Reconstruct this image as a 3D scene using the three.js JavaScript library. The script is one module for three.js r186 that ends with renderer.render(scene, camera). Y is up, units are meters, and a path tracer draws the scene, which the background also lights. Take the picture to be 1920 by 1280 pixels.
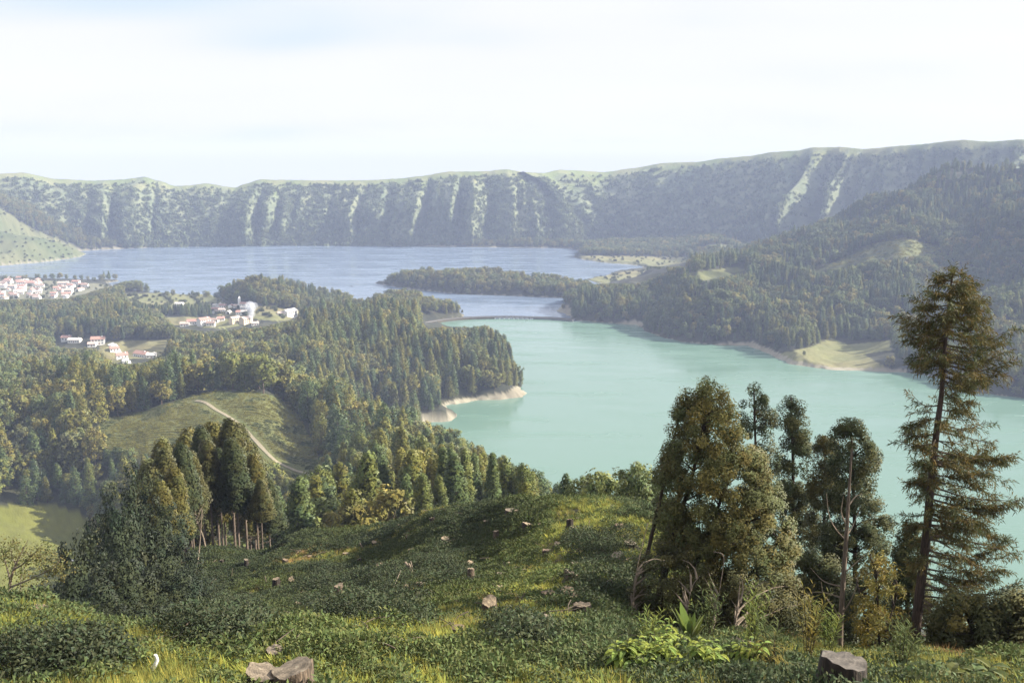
import * as THREE from 'three';
import { mergeGeometries, mergeVertices } from 'three/addons/utils/BufferGeometryUtils.js';
import { ImprovedNoise } from 'three/addons/math/ImprovedNoise.js';

// ------------------------------------------------------------------ camera, sky, sun, air, exposure
const F = 1900, PITCH = Math.atan(350 / 1900), EYE = 260;     // focal length in photo pixels, tilt below level, metres above the lake
const scene = new THREE.Scene();
const camera = new THREE.PerspectiveCamera(2 * Math.atan(640 / F) * 180 / Math.PI, 1.5, 0.5, 9000);
camera.position.set(0, EYE, 0);
camera.rotation.set(-PITCH, 0, 0);
const renderer = new THREE.WebGLRenderer({ antialias: true });
renderer.toneMapping = THREE.LinearToneMapping;
renderer.toneMappingExposure = 2.65;
renderer.shadowMap.enabled = true;

const SUN_AZ = 88 * Math.PI / 180, SUN_EL = 31 * Math.PI / 180;   // to the right of the view and a little ahead
const sunDir = new THREE.Vector3(Math.sin(SUN_AZ) * Math.cos(SUN_EL), Math.sin(SUN_EL), -Math.cos(SUN_AZ) * Math.cos(SUN_EL));
const sun = new THREE.DirectionalLight(new THREE.Color().setRGB(1, 0.93, 0.80), 5);
sun.name = 'sun';
sun.position.copy(sunDir).multiplyScalar(4000).add(new THREE.Vector3(0, 0, -1400));
sun.target.position.set(0, 0, -1400);
sun.castShadow = true;
sun.shadow.mapSize.set(4096, 4096);
Object.assign(sun.shadow.camera, { left: -2400, right: 2400, top: 2400, bottom: -2400, near: 100, far: 8000 });
scene.add(sun, sun.target);

const perlin = new ImprovedNoise();
const noise = (x, y, z = 0.37) => perlin.noise(x, y, z);
const fbm = (x, y, z = 0.37, oct = 4) => { let s = 0, a = 1, k = 1; for (let i = 0; i < oct; i++) { s += a * perlin.noise(x * k, y * k, z + i * 7.3); a *= 0.5; k *= 2.03; } return s; };
const clamp = (x, a, b) => Math.min(b, Math.max(a, x));
const smooth = (a, b, x) => { const t = clamp((x - a) / (b - a), 0, 1); return t * t * (3 - 2 * t); };
const lerp = (a, b, t) => a + (b - a) * t;
const rng = (seed) => { let s = seed >>> 0; return () => { s = (s + 0x6D2B79F5) >>> 0; let t = Math.imul(s ^ (s >>> 15), 1 | s); t = (t + Math.imul(t ^ (t >>> 7), 61 | t)) ^ t; return ((t ^ (t >>> 14)) >>> 0) / 4294967296; }; };

{ // thin high cloud over pale blue
  const W = 1024, H = 512, data = new Float32Array(W * H * 4);
  for (let j = 0; j < H; j++) for (let i = 0; i < W; i++) {
    const el = ((j + 0.5) / H - 0.5) * Math.PI, az = ((i + 0.5) / W - 0.5) * 2 * Math.PI;
    const x = Math.cos(az) * Math.cos(el), y = Math.sin(el), z = Math.sin(az) * Math.cos(el);
    const k = 1 / (Math.max(y, 0) + 0.2);
    const cl = fbm(x * k * 0.5 + 3.1, z * k * 1.1, 1.7, 4), veil = smooth(-0.95, -0.1, cl);
    const glow = Math.pow(Math.max(0, x * sunDir.x + y * sunDir.y + z * sunDir.z), 3);
    const c = [lerp(0.29, 0.364, veil), lerp(0.34, 0.371, veil), lerp(0.40, 0.396, veil)];
    const m = (1 + 0.3 * glow + 0.05 * cl) * (y < 0 ? 0.93 : 1);
    data.set([c[0] * m, c[1] * m, c[2] * m, 1], (j * W + i) * 4);
  }
  const sky = new THREE.DataTexture(data, W, H, THREE.RGBAFormat, THREE.FloatType);
  sky.mapping = THREE.EquirectangularReflectionMapping; sky.magFilter = sky.minFilter = THREE.LinearFilter; sky.needsUpdate = true;
  scene.background = sky; scene.environment = sky;
}
scene.fog = new THREE.FogExp2(new THREE.Color().setRGB(0.58, 0.69, 1.0), 0.000118);

// ------------------------------------------------------------------ naming helpers
const taken = new Map();
function numbered(name) { const n = taken.get(name) ?? 0; taken.set(name, n + 1); return n ? `${name}_${String(n).padStart(3, '0')}` : name; }
function tag(o, label, category, group, kind) {
  if (label) o.userData.label = label; if (category) o.userData.category = category;
  if (group) o.userData.group = group; if (kind) o.userData.kind = kind; return o;
}
function shade(o) { o.traverse((m) => { if (m.isMesh) { m.castShadow = true; m.receiveShadow = true; } }); return o; }
function top(o, name) { o.name = numbered(name); scene.add(shade(o)); return o; }
function part(name, geo, mat, parent) { const m = new THREE.Mesh(geo, mat); m.name = name; parent.add(m); return m; }
function structure(name, geo, mat, label) { const m = top(new THREE.Mesh(geo, mat), name); return tag(m, label, null, null, 'structure'); }
const lin = (r, g, b) => new THREE.Color().setRGB(r, g, b);
function noiseTex(size, fn, srgb) {
  const d = new Uint8Array(size * size * 4);
  for (let j = 0; j < size; j++) for (let i = 0; i < size; i++) { const c = fn(i / size, j / size); for (let k = 0; k < 3; k++) d[(j * size + i) * 4 + k] = clamp((Array.isArray(c) ? c[k] : c) * 255, 0, 255); d[(j * size + i) * 4 + 3] = 255; }
  const t = new THREE.DataTexture(d, size, size); t.wrapS = t.wrapT = THREE.RepeatWrapping; t.magFilter = THREE.LinearFilter; t.minFilter = THREE.LinearMipmapLinearFilter; t.generateMipmaps = true;
  if (srgb) t.colorSpace = THREE.SRGBColorSpace; t.needsUpdate = true; return t;
}
// noise that tiles over [0,1)
const tileNoise = (u, v, k, seed) => {
  const n = (a, b) => noise(a * k, b * k, seed), w = (u) => u;
  return lerp(lerp(n(u, v), n(u - 1, v), w(u)), lerp(n(u, v - 1), n(u - 1, v - 1), w(u)), w(v));
};
// ------------------------------------------------------------------ from a spot seen in the photograph to a spot on the land
const CP = Math.cos(PITCH), SP = Math.sin(PITCH);
// pixel -> (sideways per metre ahead, rise per metre ahead)
function ray(u, v) { const a = (v - 640) / F, c = (u - 960) / F, d = CP - a * SP; return [c / d, -(a * CP + SP) / d]; }
function spot(u, v, Z) { const [s, t] = ray(u, v); return new THREE.Vector3(s * Z, EYE + t * Z, -Z); }
function onLake(u, v, h = 0) { const [s, t] = ray(u, v), Z = (h - EYE) / t; return new THREE.Vector3(s * Z, h, -Z); }
function pixelOf(x, y, z) { const dy = y - EYE, dz = -z, d = dz * CP - dy * SP, up = dz * SP + dy * CP; return [960 + F * x / d, 640 - F * up / d, d]; }

// ------------------------------------------------------------------ the lakes' outline on the map (y = 0)
const LAKE_PIX = [
  [60, 480], [165, 469], [350, 460], [480, 457], [740, 461], [900, 463], [1070, 465], [1092, 472], [1078, 481], [1085, 485], [1132, 492], [1196, 497], [1215, 503], [1160, 511], [1102, 524], [1122, 531], [1180, 534], [1120, 541], [1060, 538.5], [900, 529], [780, 523], [702, 530],
  [760, 541], [860, 551], [1000, 555.5], [1096, 560], [1058, 572], [1044, 583], [1072, 592], [1072, 600], [1150, 606], [1196, 609], [1212, 622], [1280, 641], [1350, 647], [1400, 648], [1442, 662], [1482, 682], [1560, 693], [1690, 697.5], [1760, 707], [1830, 736], [1920, 745], [2100, 775],
];
const LAKE_PIX2 = [ // near shore, then back along the left side
  [2250, 1180], [1900, 1185], [1600, 1165], [1350, 1130], [1150, 1060], [1000, 960], [880, 870], [790, 793], [842, 788], [856, 781], [835, 770], [838, 760], [900, 751], [975, 745], [987, 737], [966, 718], [962, 690], [930, 655], [880, 632], [800, 612], [800, 604], [866, 597], [866, 590], [800, 583], [720, 574], [650, 566], [590, 567], [520, 574], [420, 566], [395, 556], [300, 553], [232, 544], [196, 531], [228, 525.5], [150, 524], [70, 520.5], [0, 517], [-250, 521], [-250, 499], [0, 498], [90, 490], [150, 481.5], [162, 475], [110, 478],
];
const lakePoly = [...LAKE_PIX, ...LAKE_PIX2].map(([u, v]) => { const p = onLake(u, v); return [p.x, -p.z]; });
function lakeDist(x, Z) { // metres to the shore, negative on the water
  let d = 1e18, inside = false;
  for (let i = 0, j = lakePoly.length - 1; i < lakePoly.length; j = i++) {
    const [ax, ay] = lakePoly[j], [bx, by] = lakePoly[i], ex = bx - ax, ey = by - ay, wx = x - ax, wy = Z - ay;
    const t = clamp((wx * ex + wy * ey) / (ex * ex + ey * ey), 0, 1), dx = wx - ex * t, dy = wy - ey * t;
    d = Math.min(d, dx * dx + dy * dy);
    if ((ay > Z) !== (by > Z) && x < (ex * (Z - ay)) / ey + ax) inside = !inside;
  }
  return (inside ? -1 : 1) * Math.sqrt(d);
}

// ------------------------------------------------------------------ the land: a thin-plate surface through surveyed spots
// [column, row, metres ahead] for spots in view, [column, metres ahead, height, 'y'] for spots out of sight
const SURVEY = [
  // the bank at the photographer's feet
  [-250, 1285, 18.5], [0, 1280, 18], [300, 1280, 18], [600, 1280, 17.6], [960, 1280, 17.5], [1300, 1280, 17.5], [1600, 1280, 18], [1920, 1280, 18.5], [2200, 1280, 19],
  [0, 5, 256.3, 'y'], [960, 5, 256.3, 'y'], [1920, 5, 256.3, 'y'], [-300, 5, 256.2, 'y'], [2250, 5, 256.2, 'y'], [0, 11, 252.6, 'y'], [960, 11, 252.6, 'y'], [1920, 11, 252.6, 'y'], [-300, 11, 252.6, 'y'], [2250, 11, 252.4, 'y'],
  [-250, 1140, 25.5], [0, 1137, 25], [110, 1149, 24], [180, 1182, 22.6], [240, 1198, 21.7], [330, 1204, 21.2], [440, 1224, 20.4], [520, 1194, 21.6], [640, 1183, 22.6], [800, 1178, 23.4], [950, 1162, 25.6], [150, 1215, 20.2], [700, 1230, 19.6], [1100, 1215, 20.4], [1350, 1225, 20.5],
  // the hollow behind the bank
  [-250, 45, 226, 'y'], [0, 38, 235, 'y'], [110, 36, 237, 'y'], [240, 34, 240.5, 'y'], [0, 66, 208, 'y'], [200, 66, 211, 'y'], [-250, 100, 180, 'y'], [0, 130, 163, 'y'], [200, 120, 174, 'y'], [290, 54, 228.5, 'y'], [0, 280, 90, 'y'], [200, 260, 100, 'y'], [-250, 280, 90, 'y'],
  [340, 1192, 43], [450, 1203, 37], [560, 1182, 33.5], [700, 1168, 30],
  // the felled spur: its flank and its crest
  [430, 1100, 84], [600, 1100, 64], [800, 1100, 48], [1000, 1100, 37], [1150, 1110, 33], [500, 1050, 107], [700, 1050, 82], [900, 1035, 61], [1100, 1030, 48], [1200, 1010, 51],
  [330, 1066, 128], [430, 1040, 122], [560, 1008, 110], [700, 994, 94], [800, 968, 82], [960, 940, 70], [1100, 944, 64], [1200, 950, 60], [1290, 995, 53], [340, 1120, 90],
  // the wooded slope to the right
  [1260, 1190, 29.5], [1400, 1195, 28.5], [1600, 1232, 25.5], [1712, 1226, 27.5], [1900, 1240, 26.5], [2200, 1240, 26.5], [1350, 1120, 40],
  [1400, 64, 222, 'y'], [1600, 45, 233, 'y'], [1900, 45, 233, 'y'], [2200, 45, 233, 'y'], [1600, 100, 198, 'y'], [1900, 100, 198, 'y'], [1600, 200, 138, 'y'], [1900, 200, 138, 'y'], [2250, 200, 135, 'y'], [1600, 380, 30, 'y'], [1900, 400, 30, 'y'], [2250, 400, 30, 'y'], [1600, 500, -3, 'y'], [1900, 500, -5, 'y'], [2250, 500, -5, 'y'],
  [1250, 90, 216, 'y'], [1250, 150, 188, 'y'], [1100, 90, 219, 'y'], [960, 100, 219, 'y'], [430, 165, 178, 'y'], [560, 160, 184, 'y'], [700, 140, 194, 'y'], [1250, 300, 112, 'y'], [1250, 480, 20, 'y'], [1100, 140, 199, 'y'], [1100, 250, 145, 'y'], [1100, 400, 80, 'y'], [1100, 580, 10, 'y'], [960, 150, 198, 'y'], [960, 300, 140, 'y'], [960, 480, 75, 'y'], [960, 650, 12, 'y'],
  [850, 180, 186, 'y'], [850, 330, 138, 'y'], [850, 520, 88, 'y'], [850, 680, 30, 'y'], [850, 830, 4, 'y'],
  [700, 190, 170, 'y'], [700, 330, 130, 'y'], [700, 480, 100, 'y'], [700, 620, 76, 'y'], [700, 800, 30, 'y'], [700, 930, 8, 'y'],
  [560, 220, 150, 'y'], [560, 330, 112, 'y'], [560, 430, 92, 'y'],
  [400, 250, 128, 'y'], [400, 400, 72, 'y'], [400, 490, 66, 'y'], [260, 400, 68, 'y'], [260, 500, 66, 'y'], [270, 190, 150, 'y'],
  // pasture in the valley
  [0, 1130, 430], [130, 1100, 455], [60, 1010, 505], [100, 947, 550], [-250, 1000, 500], [-250, 1130, 420], [190, 985, 530],
  // hill with the track
  [160, 830, 590], [240, 800, 610], [300, 765, 632], [370, 745, 640], [420, 737, 648], [500, 741, 655], [440, 792, 606], [490, 842, 578], [545, 880, 562], [585, 888, 556], [350, 830, 582], [560, 790, 640], [620, 800, 640], [100, 760, 690], [0, 780, 670], [-250, 760, 680], [0, 850, 600],
  [410, 740, 80, 'y'], [410, 850, 45, 'y'], [560, 780, 62, 'y'], [200, 800, 72, 'y'], [0, 800, 66, 'y'], [-250, 820, 60, 'y'],
  // woods and village plain on the left
  [0, 1000, 42, 'y'], [250, 1000, 40, 'y'], [450, 1000, 42, 'y'], [620, 1000, 40, 'y'], [0, 1150, 24, 'y'], [250, 1150, 18, 'y'], [250, 1280, 12, 'y'], [100, 1280, 14, 'y'], [450, 1180, 34, 'y'], [600, 1180, 42, 'y'], [720, 1180, 44, 'y'], [-250, 1200, 20, 'y'],
  [820, 1100, 26, 'y'], [900, 1130, 20, 'y'], [850, 1210, 28, 'y'], [760, 1300, 34, 'y'], [640, 1350, 30, 'y'], [500, 1380, 24, 'y'], [380, 1380, 16, 'y'], [200, 1400, 22, 'y'], [0, 1400, 30, 'y'], [-250, 1400, 30, 'y'], [760, 1050, 26, 'y'],
  [100, 1550, 16, 'y'], [0, 1700, 9, 'y'], [-250, 1700, 12, 'y'], [300, 1600, 7, 'y'], [450, 1550, 8, 'y'], [560, 1560, 10, 'y'], [700, 1500, 12, 'y'], [800, 1580, 8, 'y'], [150, 2000, 5, 'y'], [320, 1800, 5, 'y'], [-250, 2000, 6, 'y'],
  [440, 1690, 26, 'y'], [490, 1712, 52, 'y'], [560, 1700, 26, 'y'], [620, 1720, 8, 'y'], [400, 1760, 5, 'y'], [780, 1690, 22, 'y'], [735, 1690, 20, 'y'], [840, 1650, 6, 'y'], [700, 1740, 4, 'y'],
  // wooded spit
  [720, 1960, 5, 'y'], [790, 1960, 16, 'y'], [880, 1940, 18, 'y'], [960, 1900, 12, 'y'], [1040, 1880, 9, 'y'], [1100, 1880, 8, 'y'],
  // the mountain on the right
  [1100, 1640, 20, 'y'], [1130, 1720, 26, 'y'], [1200, 1560, 26, 'y'], [1200, 1750, 32, 'y'], [1300, 1430, 26, 'y'], [1300, 1600, 46, 'y'], [1290, 1850, 34, 'y'], [1400, 1410, 22, 'y'], [1400, 1560, 52, 'y'], [1400, 1800, 50, 'y'],
  [1500, 1330, 18, 'y'], [1500, 600, 1440], [1520, 545, 1620], [1540, 505, 1760], [1640, 470, 1800], [1760, 468, 1720], [1620, 1310, 8, 'y'], [1560, 1290, 5, 'y'], [1660, 1360, 22, 'y'], [1640, 600, 1440], [1640, 520, 1620],
  [1750, 1290, 30, 'y'], [1750, 600, 1400], [1760, 525, 1560], [1850, 1180, 26, 'y'], [1910, 1140, 22, 'y'], [1900, 600, 1320], [1900, 500, 1500], [2150, 600, 1250], [2150, 480, 1450], [2150, 340, 1900],
  [1830, 420, 1800], [1810, 322, 2050], [1730, 345, 2060], [1640, 388, 2070], [1560, 422, 2090], [1500, 448, 2110], [1430, 472, 2150], [1340, 500, 2100], [1250, 2000, 18, 'y'], [1920, 330, 2020],
  [1810, 2300, 150, 'y'], [1640, 2330, 90, 'y'], [1500, 2350, 50, 'y'], [1400, 2400, 20, 'y'], [1920, 2260, 170, 'y'], [2200, 2150, 190, 'y'],
  [1340, 2580, 44, 'y'], [1300, 2560, 20, 'y'], [1385, 2540, 26, 'y'], [1250, 2450, 6, 'y'], [1150, 2400, 5, 'y'], [1180, 2200, 7, 'y'], [1150, 2080, 5, 'y'], [1250, 2200, 12, 'y'], [1100, 2560, 6, 'y'], [1200, 2650, 8, 'y'], [1400, 2700, 10, 'y'], [1600, 2600, 40, 'y'],
  // terraced hill on the left
  [0, 2420, 10, 'y'], [80, 2440, 30, 'y'], [140, 2500, 14, 'y'], [0, 405, 2620], [60, 440, 2600], [-120, 360, 2650], [-250, 320, 2600], [-250, 2300, 30, 'y'],
  [300, 3300, 5, 'y'], [900, 3300, 5, 'y'], [1500, 3300, 5, 'y'], [1920, 3200, 5, 'y'], [-250, 3300, 5, 'y'], [2200, 3200, 5, 'y'],
].map((q) => {
  if (q[3] === 'y') { const t = (q[2] - EYE) / q[1], a = (t * CP + SP) / (t * SP - CP), v = 640 + F * a; return { s: ray(q[0], v)[0], l: Math.log(q[1]), t }; }
  const [s, t] = ray(q[0], q[1]); return { s, l: Math.log(q[2]), t };
});
const KS = 5.2, KL = 1.6; // weights of sideways and depth in the surface's own units
const tps = (() => {
  const P = SURVEY.map((p) => [p.s * KS, p.l * KL]), n = P.length, N = n + 3, A = [], U = (d2) => d2 > 1e-12 ? d2 * Math.log(d2) : 0;
  for (let i = 0; i < n; i++) { const r = new Float64Array(N + 1); for (let j = 0; j < n; j++) r[j] = U((P[i][0] - P[j][0]) ** 2 + (P[i][1] - P[j][1]) ** 2); r[i] += 0.004; r[n] = 1; r[n + 1] = P[i][0]; r[n + 2] = P[i][1]; r[N] = SURVEY[i].t; A.push(r); }
  for (let k = 0; k < 3; k++) { const r = new Float64Array(N + 1); for (let j = 0; j < n; j++) r[j] = k ? P[j][k - 1] : 1; A.push(r); }
  for (let c = 0; c < N; c++) {
    let p = c; for (let r = c + 1; r < N; r++) if (Math.abs(A[r][c]) > Math.abs(A[p][c])) p = r;
    [A[c], A[p]] = [A[p], A[c]];
    for (let r = c + 1; r < N; r++) { const f = A[r][c] / A[c][c]; if (f) for (let k = c; k <= N; k++) A[r][k] -= f * A[c][k]; }
  }
  const w = new Float64Array(N);
  for (let r = N - 1; r >= 0; r--) { let s = A[r][N]; for (let k = r + 1; k < N; k++) s -= A[r][k] * w[k]; w[r] = s / A[r][r]; }
  return (s, l) => { const x = s * KS, y = l * KL; let t = w[n] + w[n + 1] * x + w[n + 2] * y; for (let j = 0; j < n; j++) { const d = (x - P[j][0]) ** 2 + (y - P[j][1]) ** 2; if (d > 1e-12) t += w[j] * d * Math.log(d); } return t; };
})();
function landHeight(x, Z) {
  const t = tps(clamp(x / Z, -0.72, 0.72), Math.log(Z));
  let h = EYE + t * Z;
  // folds and knolls of a natural slope, finer close by
  if (Z < 260) h += (0.45 * fbm(x / 7, Z / 7, 4.2, 3) + 0.55 * noise((x * 0.55 - Z * 0.83) / 4.2, (x * 0.83 + Z * 0.55) / 20, 14.2) * smooth(0.15, -0.05, x / Z)) * smooth(20, 45, Z) + 0.16 * noise(x / 1.7, Z / 1.7, 8.8);
  h += (4.5 * fbm(x / 85, Z / 85, 2.2, 4) + 1.5 * noise(x / 19, Z / 19, 5)) * smooth(180, 450, Z);
  // ravines and ridges under the woods
  const ridge = (k, sd) => 1 - 2 * Math.abs(noise(x / k + 0.3 * noise(Z / k, 2.1), Z / (k * 1.5), sd)), u0 = x / Z;
  h += (15 * (ridge(120, 21.5) - 0.45) + 5 * (ridge(48, 31.5) - 0.45)) * smooth(680, 900, Z) * smooth(1750, 1500, Z) * smooth(0.05, -0.02, u0) + (44 * (ridge(170, 41.5) - 0.5) + 12 * (ridge(60, 51.5) - 0.45)) * smooth(1150, 1350, Z) * smooth(2250, 1950, Z) * smooth(0.07, 0.16, u0) * (1 - smooth(0.24, 0.27, u0) * smooth(0.42, 0.38, u0) * smooth(1440, 1380, Z));
  if (Z > 450) {
    const d = lakeDist(x, Z) + 5 * noise(x / 26, Z / 26, 3.3) + 2.5 * noise(x / 8, Z / 8, 1.3);
    h = d < 0 ? Math.max(-6, d * 0.25) : Math.max(Math.min(h, 0.5 + d * 0.8), Math.min(0.35 + d * 0.05, 4));
  }
  return h;
}
// grid of rows ahead and columns sideways
const ROWS = [];
for (let i = 0; i < 250; i++) ROWS.push(4.5 * Math.pow(300 / 4.5, i / 250));
for (let i = 0; i < 150; i++) ROWS.push(1 / lerp(1 / 300, 1 / 1000, i / 150));
for (let i = 0; i <= 330; i++) ROWS.push(1 / lerp(1 / 1000, 1 / 3250, i / 330));
const SMAX = 0.72, NC = 620, COLS = [];
for (let i = 0; i <= NC; i++) COLS.push(SMAX * (2 * i / NC - 1));
const HGT = ROWS.map((Z) => Float32Array.from(COLS, (s) => landHeight(s * Z, Z)));
function heightAt(x, z) {
  const Z = clamp(-z, ROWS[0], 3249), s = clamp(x / Z, -SMAX, SMAX * 0.9999);
  let a = 0, b = ROWS.length - 1; while (b - a > 1) { const m = (a + b) >> 1; if (ROWS[m] <= Z) a = m; else b = m; }
  const k = (Z - ROWS[a]) / (ROWS[b] - ROWS[a]), c = (s + SMAX) / (2 * SMAX) * NC, i = Math.min(NC - 1, Math.floor(c)), f = c - i;
  return lerp(lerp(HGT[a][i], HGT[a][i + 1], f), lerp(HGT[b][i], HGT[b][i + 1], f), k);
}
function groundAt(u, v, from = 6) { // the first spot of land that the line of sight meets
  const [s, t] = ray(u, v); let Z = from;
  for (; Z < 3200; Z *= 1.004) if (EYE + t * Z < Math.max(0, heightAt(s * Z, -Z))) break;
  return new THREE.Vector3(s * Z, heightAt(s * Z, -Z), -Z);
}
const inside = (poly, u, v) => { let c = false; for (let i = 0, j = poly.length - 1; i < poly.length; j = i++) { const [ax, ay] = poly[j], [bx, by] = poly[i]; if ((ay > v) !== (by > v) && u < ((bx - ax) * (v - ay)) / (by - ay) + ax) c = !c; } return c; };
// ------------------------------------------------------------------ zones of ground cover
const ZONES = [ // name, label, [near, far] metres ahead, outline
  ['pasture', 'smooth green valley pasture at the left edge', [400, 575], [[-300, 935], [0, 948], [60, 942], [110, 948], [152, 962], [176, 985], [170, 1040], [150, 1130], [130, 1220], [-300, 1220]]],
  ['clearing', 'bright open bracken slope of the hill with the track', [500, 790], [[150, 838], [190, 790], [290, 765], [340, 748], [400, 732], [470, 734], [520, 742], [556, 775], [592, 845], [606, 905], [400, 910], [330, 850], [240, 862]]],
  ['field', 'pale mown field by the road and red roofed farmhouses', [1150, 1420], [[196, 640], [320, 636], [312, 660], [292, 680], [215, 685], [180, 660]]],
  ['field', 'yellow green lakeside fields behind the dark conifer belt', [1500, 2050], [[228, 552], [300, 548], [408, 552], [420, 570], [392, 577], [320, 580], [250, 577], [232, 566]]],
  ['field', 'straw coloured strip of field among the village houses', [1350, 1620], [[290, 596], [345, 594], [430, 598], [470, 606], [420, 616], [340, 612], [296, 604]]],
  ['field', 'grassy plots round the white village by the wooded hill', [1400, 1700], [[392, 574], [470, 572], [600, 584], [620, 594], [520, 602], [470, 598], [400, 590]]],
  ['village_ground', 'pale built up ground of the village at the left edge', [1550, 2200], [[-300, 522], [70, 525], [190, 532], [235, 548], [150, 552], [110, 562], [-300, 566]]],
  ['field', 'long straw coloured field on the far lake shore', [2300, 2640], [[1076, 480], [1130, 478], [1290, 482], [1290, 492], [1240, 499], [1200, 498], [1130, 494]]],
  ['field', 'scrubby pale fields on the far right shore of the blue lake', [1980, 2300], [[1098, 525], [1130, 515], [1180, 508], [1260, 506], [1300, 512], [1240, 524], [1180, 530], [1130, 534]]],
  ['field', 'sunlit lakeside meadow below the wooded mountain', [1200, 1420], [[1456, 664], [1520, 650], [1560, 634], [1592, 646], [1668, 638], [1672, 656], [1620, 664], [1660, 688], [1692, 696], [1560, 694], [1488, 684]]],
  ['clearing', 'felled yellowish clearing high on the wooded mountain', [1600, 1900], [[1520, 512], [1590, 480], [1650, 455], [1700, 446], [1770, 466], [1730, 478], [1640, 486], [1560, 506]]],
  ['clearing', 'small grassy ledges on the mountain foot', [1500, 2300], [[1290, 512], [1380, 500], [1400, 506], [1330, 524], [1290, 530]]],
  ['hill', 'small round grassy hill in front of the crater wall', [2450, 2700], [[1296, 476], [1330, 458], [1360, 458], [1400, 476], [1380, 486], [1300, 486]]],
  ['terraced_hill', 'light green terraced hill rising from the lake at the left edge', [2300, 2900], [[-300, 300], [0, 390], [60, 430], [165, 472], [150, 486], [0, 502], [-300, 510]]],
  ['beach', 'pale sandy shore round the wooded headland', [930, 1130], [[790, 784], [812, 774], [836, 775], [858, 778], [868, 792], [790, 800]]],
  ['beach', 'curved sandy beach under the headland trees', [1000, 1120], [[826, 764], [836, 752], [900, 743], [950, 735], [972, 720], [996, 734], [996, 750], [836, 772]]],
  ['beach', 'light sandy spit by the right end of the bridge', [1600, 1800], [[1036, 578], [1060, 570], [1076, 582], [1070, 594], [1040, 590]]],
  ['beach', 'little sand spit with a single tree on the green lake', [1480, 1600], [[1156, 603], [1202, 600], [1206, 612], [1156, 612]]],
  ['beach', 'stony shore strip along the right bank of the green lake', [1180, 1430], [[1340, 644], [1410, 640], [1450, 656], [1490, 676], [1560, 688], [1700, 692], [1700, 700], [1560, 698], [1480, 690], [1430, 666], [1400, 652], [1340, 654]]],
];
function zoneOf(x, y, z) {
  const Z = -z, [u, v] = pixelOf(x, y, z);
  for (let k = ZONES.length - 1; k >= 0; k--) { const q = ZONES[k]; if (Z > q[2][0] && Z < q[2][1] && inside(q[3], u, v)) return k; }
  return -1;
}
const COLOR = {
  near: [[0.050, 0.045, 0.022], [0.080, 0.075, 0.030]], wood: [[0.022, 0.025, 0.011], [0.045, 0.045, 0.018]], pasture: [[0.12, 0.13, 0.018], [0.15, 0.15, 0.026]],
  clearing: [[0.075, 0.090, 0.022], [0.125, 0.125, 0.036]], field: [[0.15, 0.16, 0.055], [0.22, 0.19, 0.085]], village_ground: [[0.14, 0.14, 0.08], [0.20, 0.19, 0.12]],
  hill: [[0.08, 0.095, 0.03], [0.13, 0.13, 0.045]], terraced_hill: [[0.07, 0.092, 0.03], [0.15, 0.15, 0.065]], beach: [[0.24, 0.21, 0.15], [0.34, 0.31, 0.23]],
};
const groundBump = noiseTex(256, (u, v) => 0.5 + 0.35 * tileNoise(u, v, 9, 1.1) + 0.3 * tileNoise(u, v, 31, 2.7) + 0.2 * tileNoise(u, v, 70, 3.9));
const groundMat = new THREE.MeshStandardMaterial({ vertexColors: true, roughness: 0.95, bumpMap: groundBump, bumpScale: 0.5 });
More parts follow.
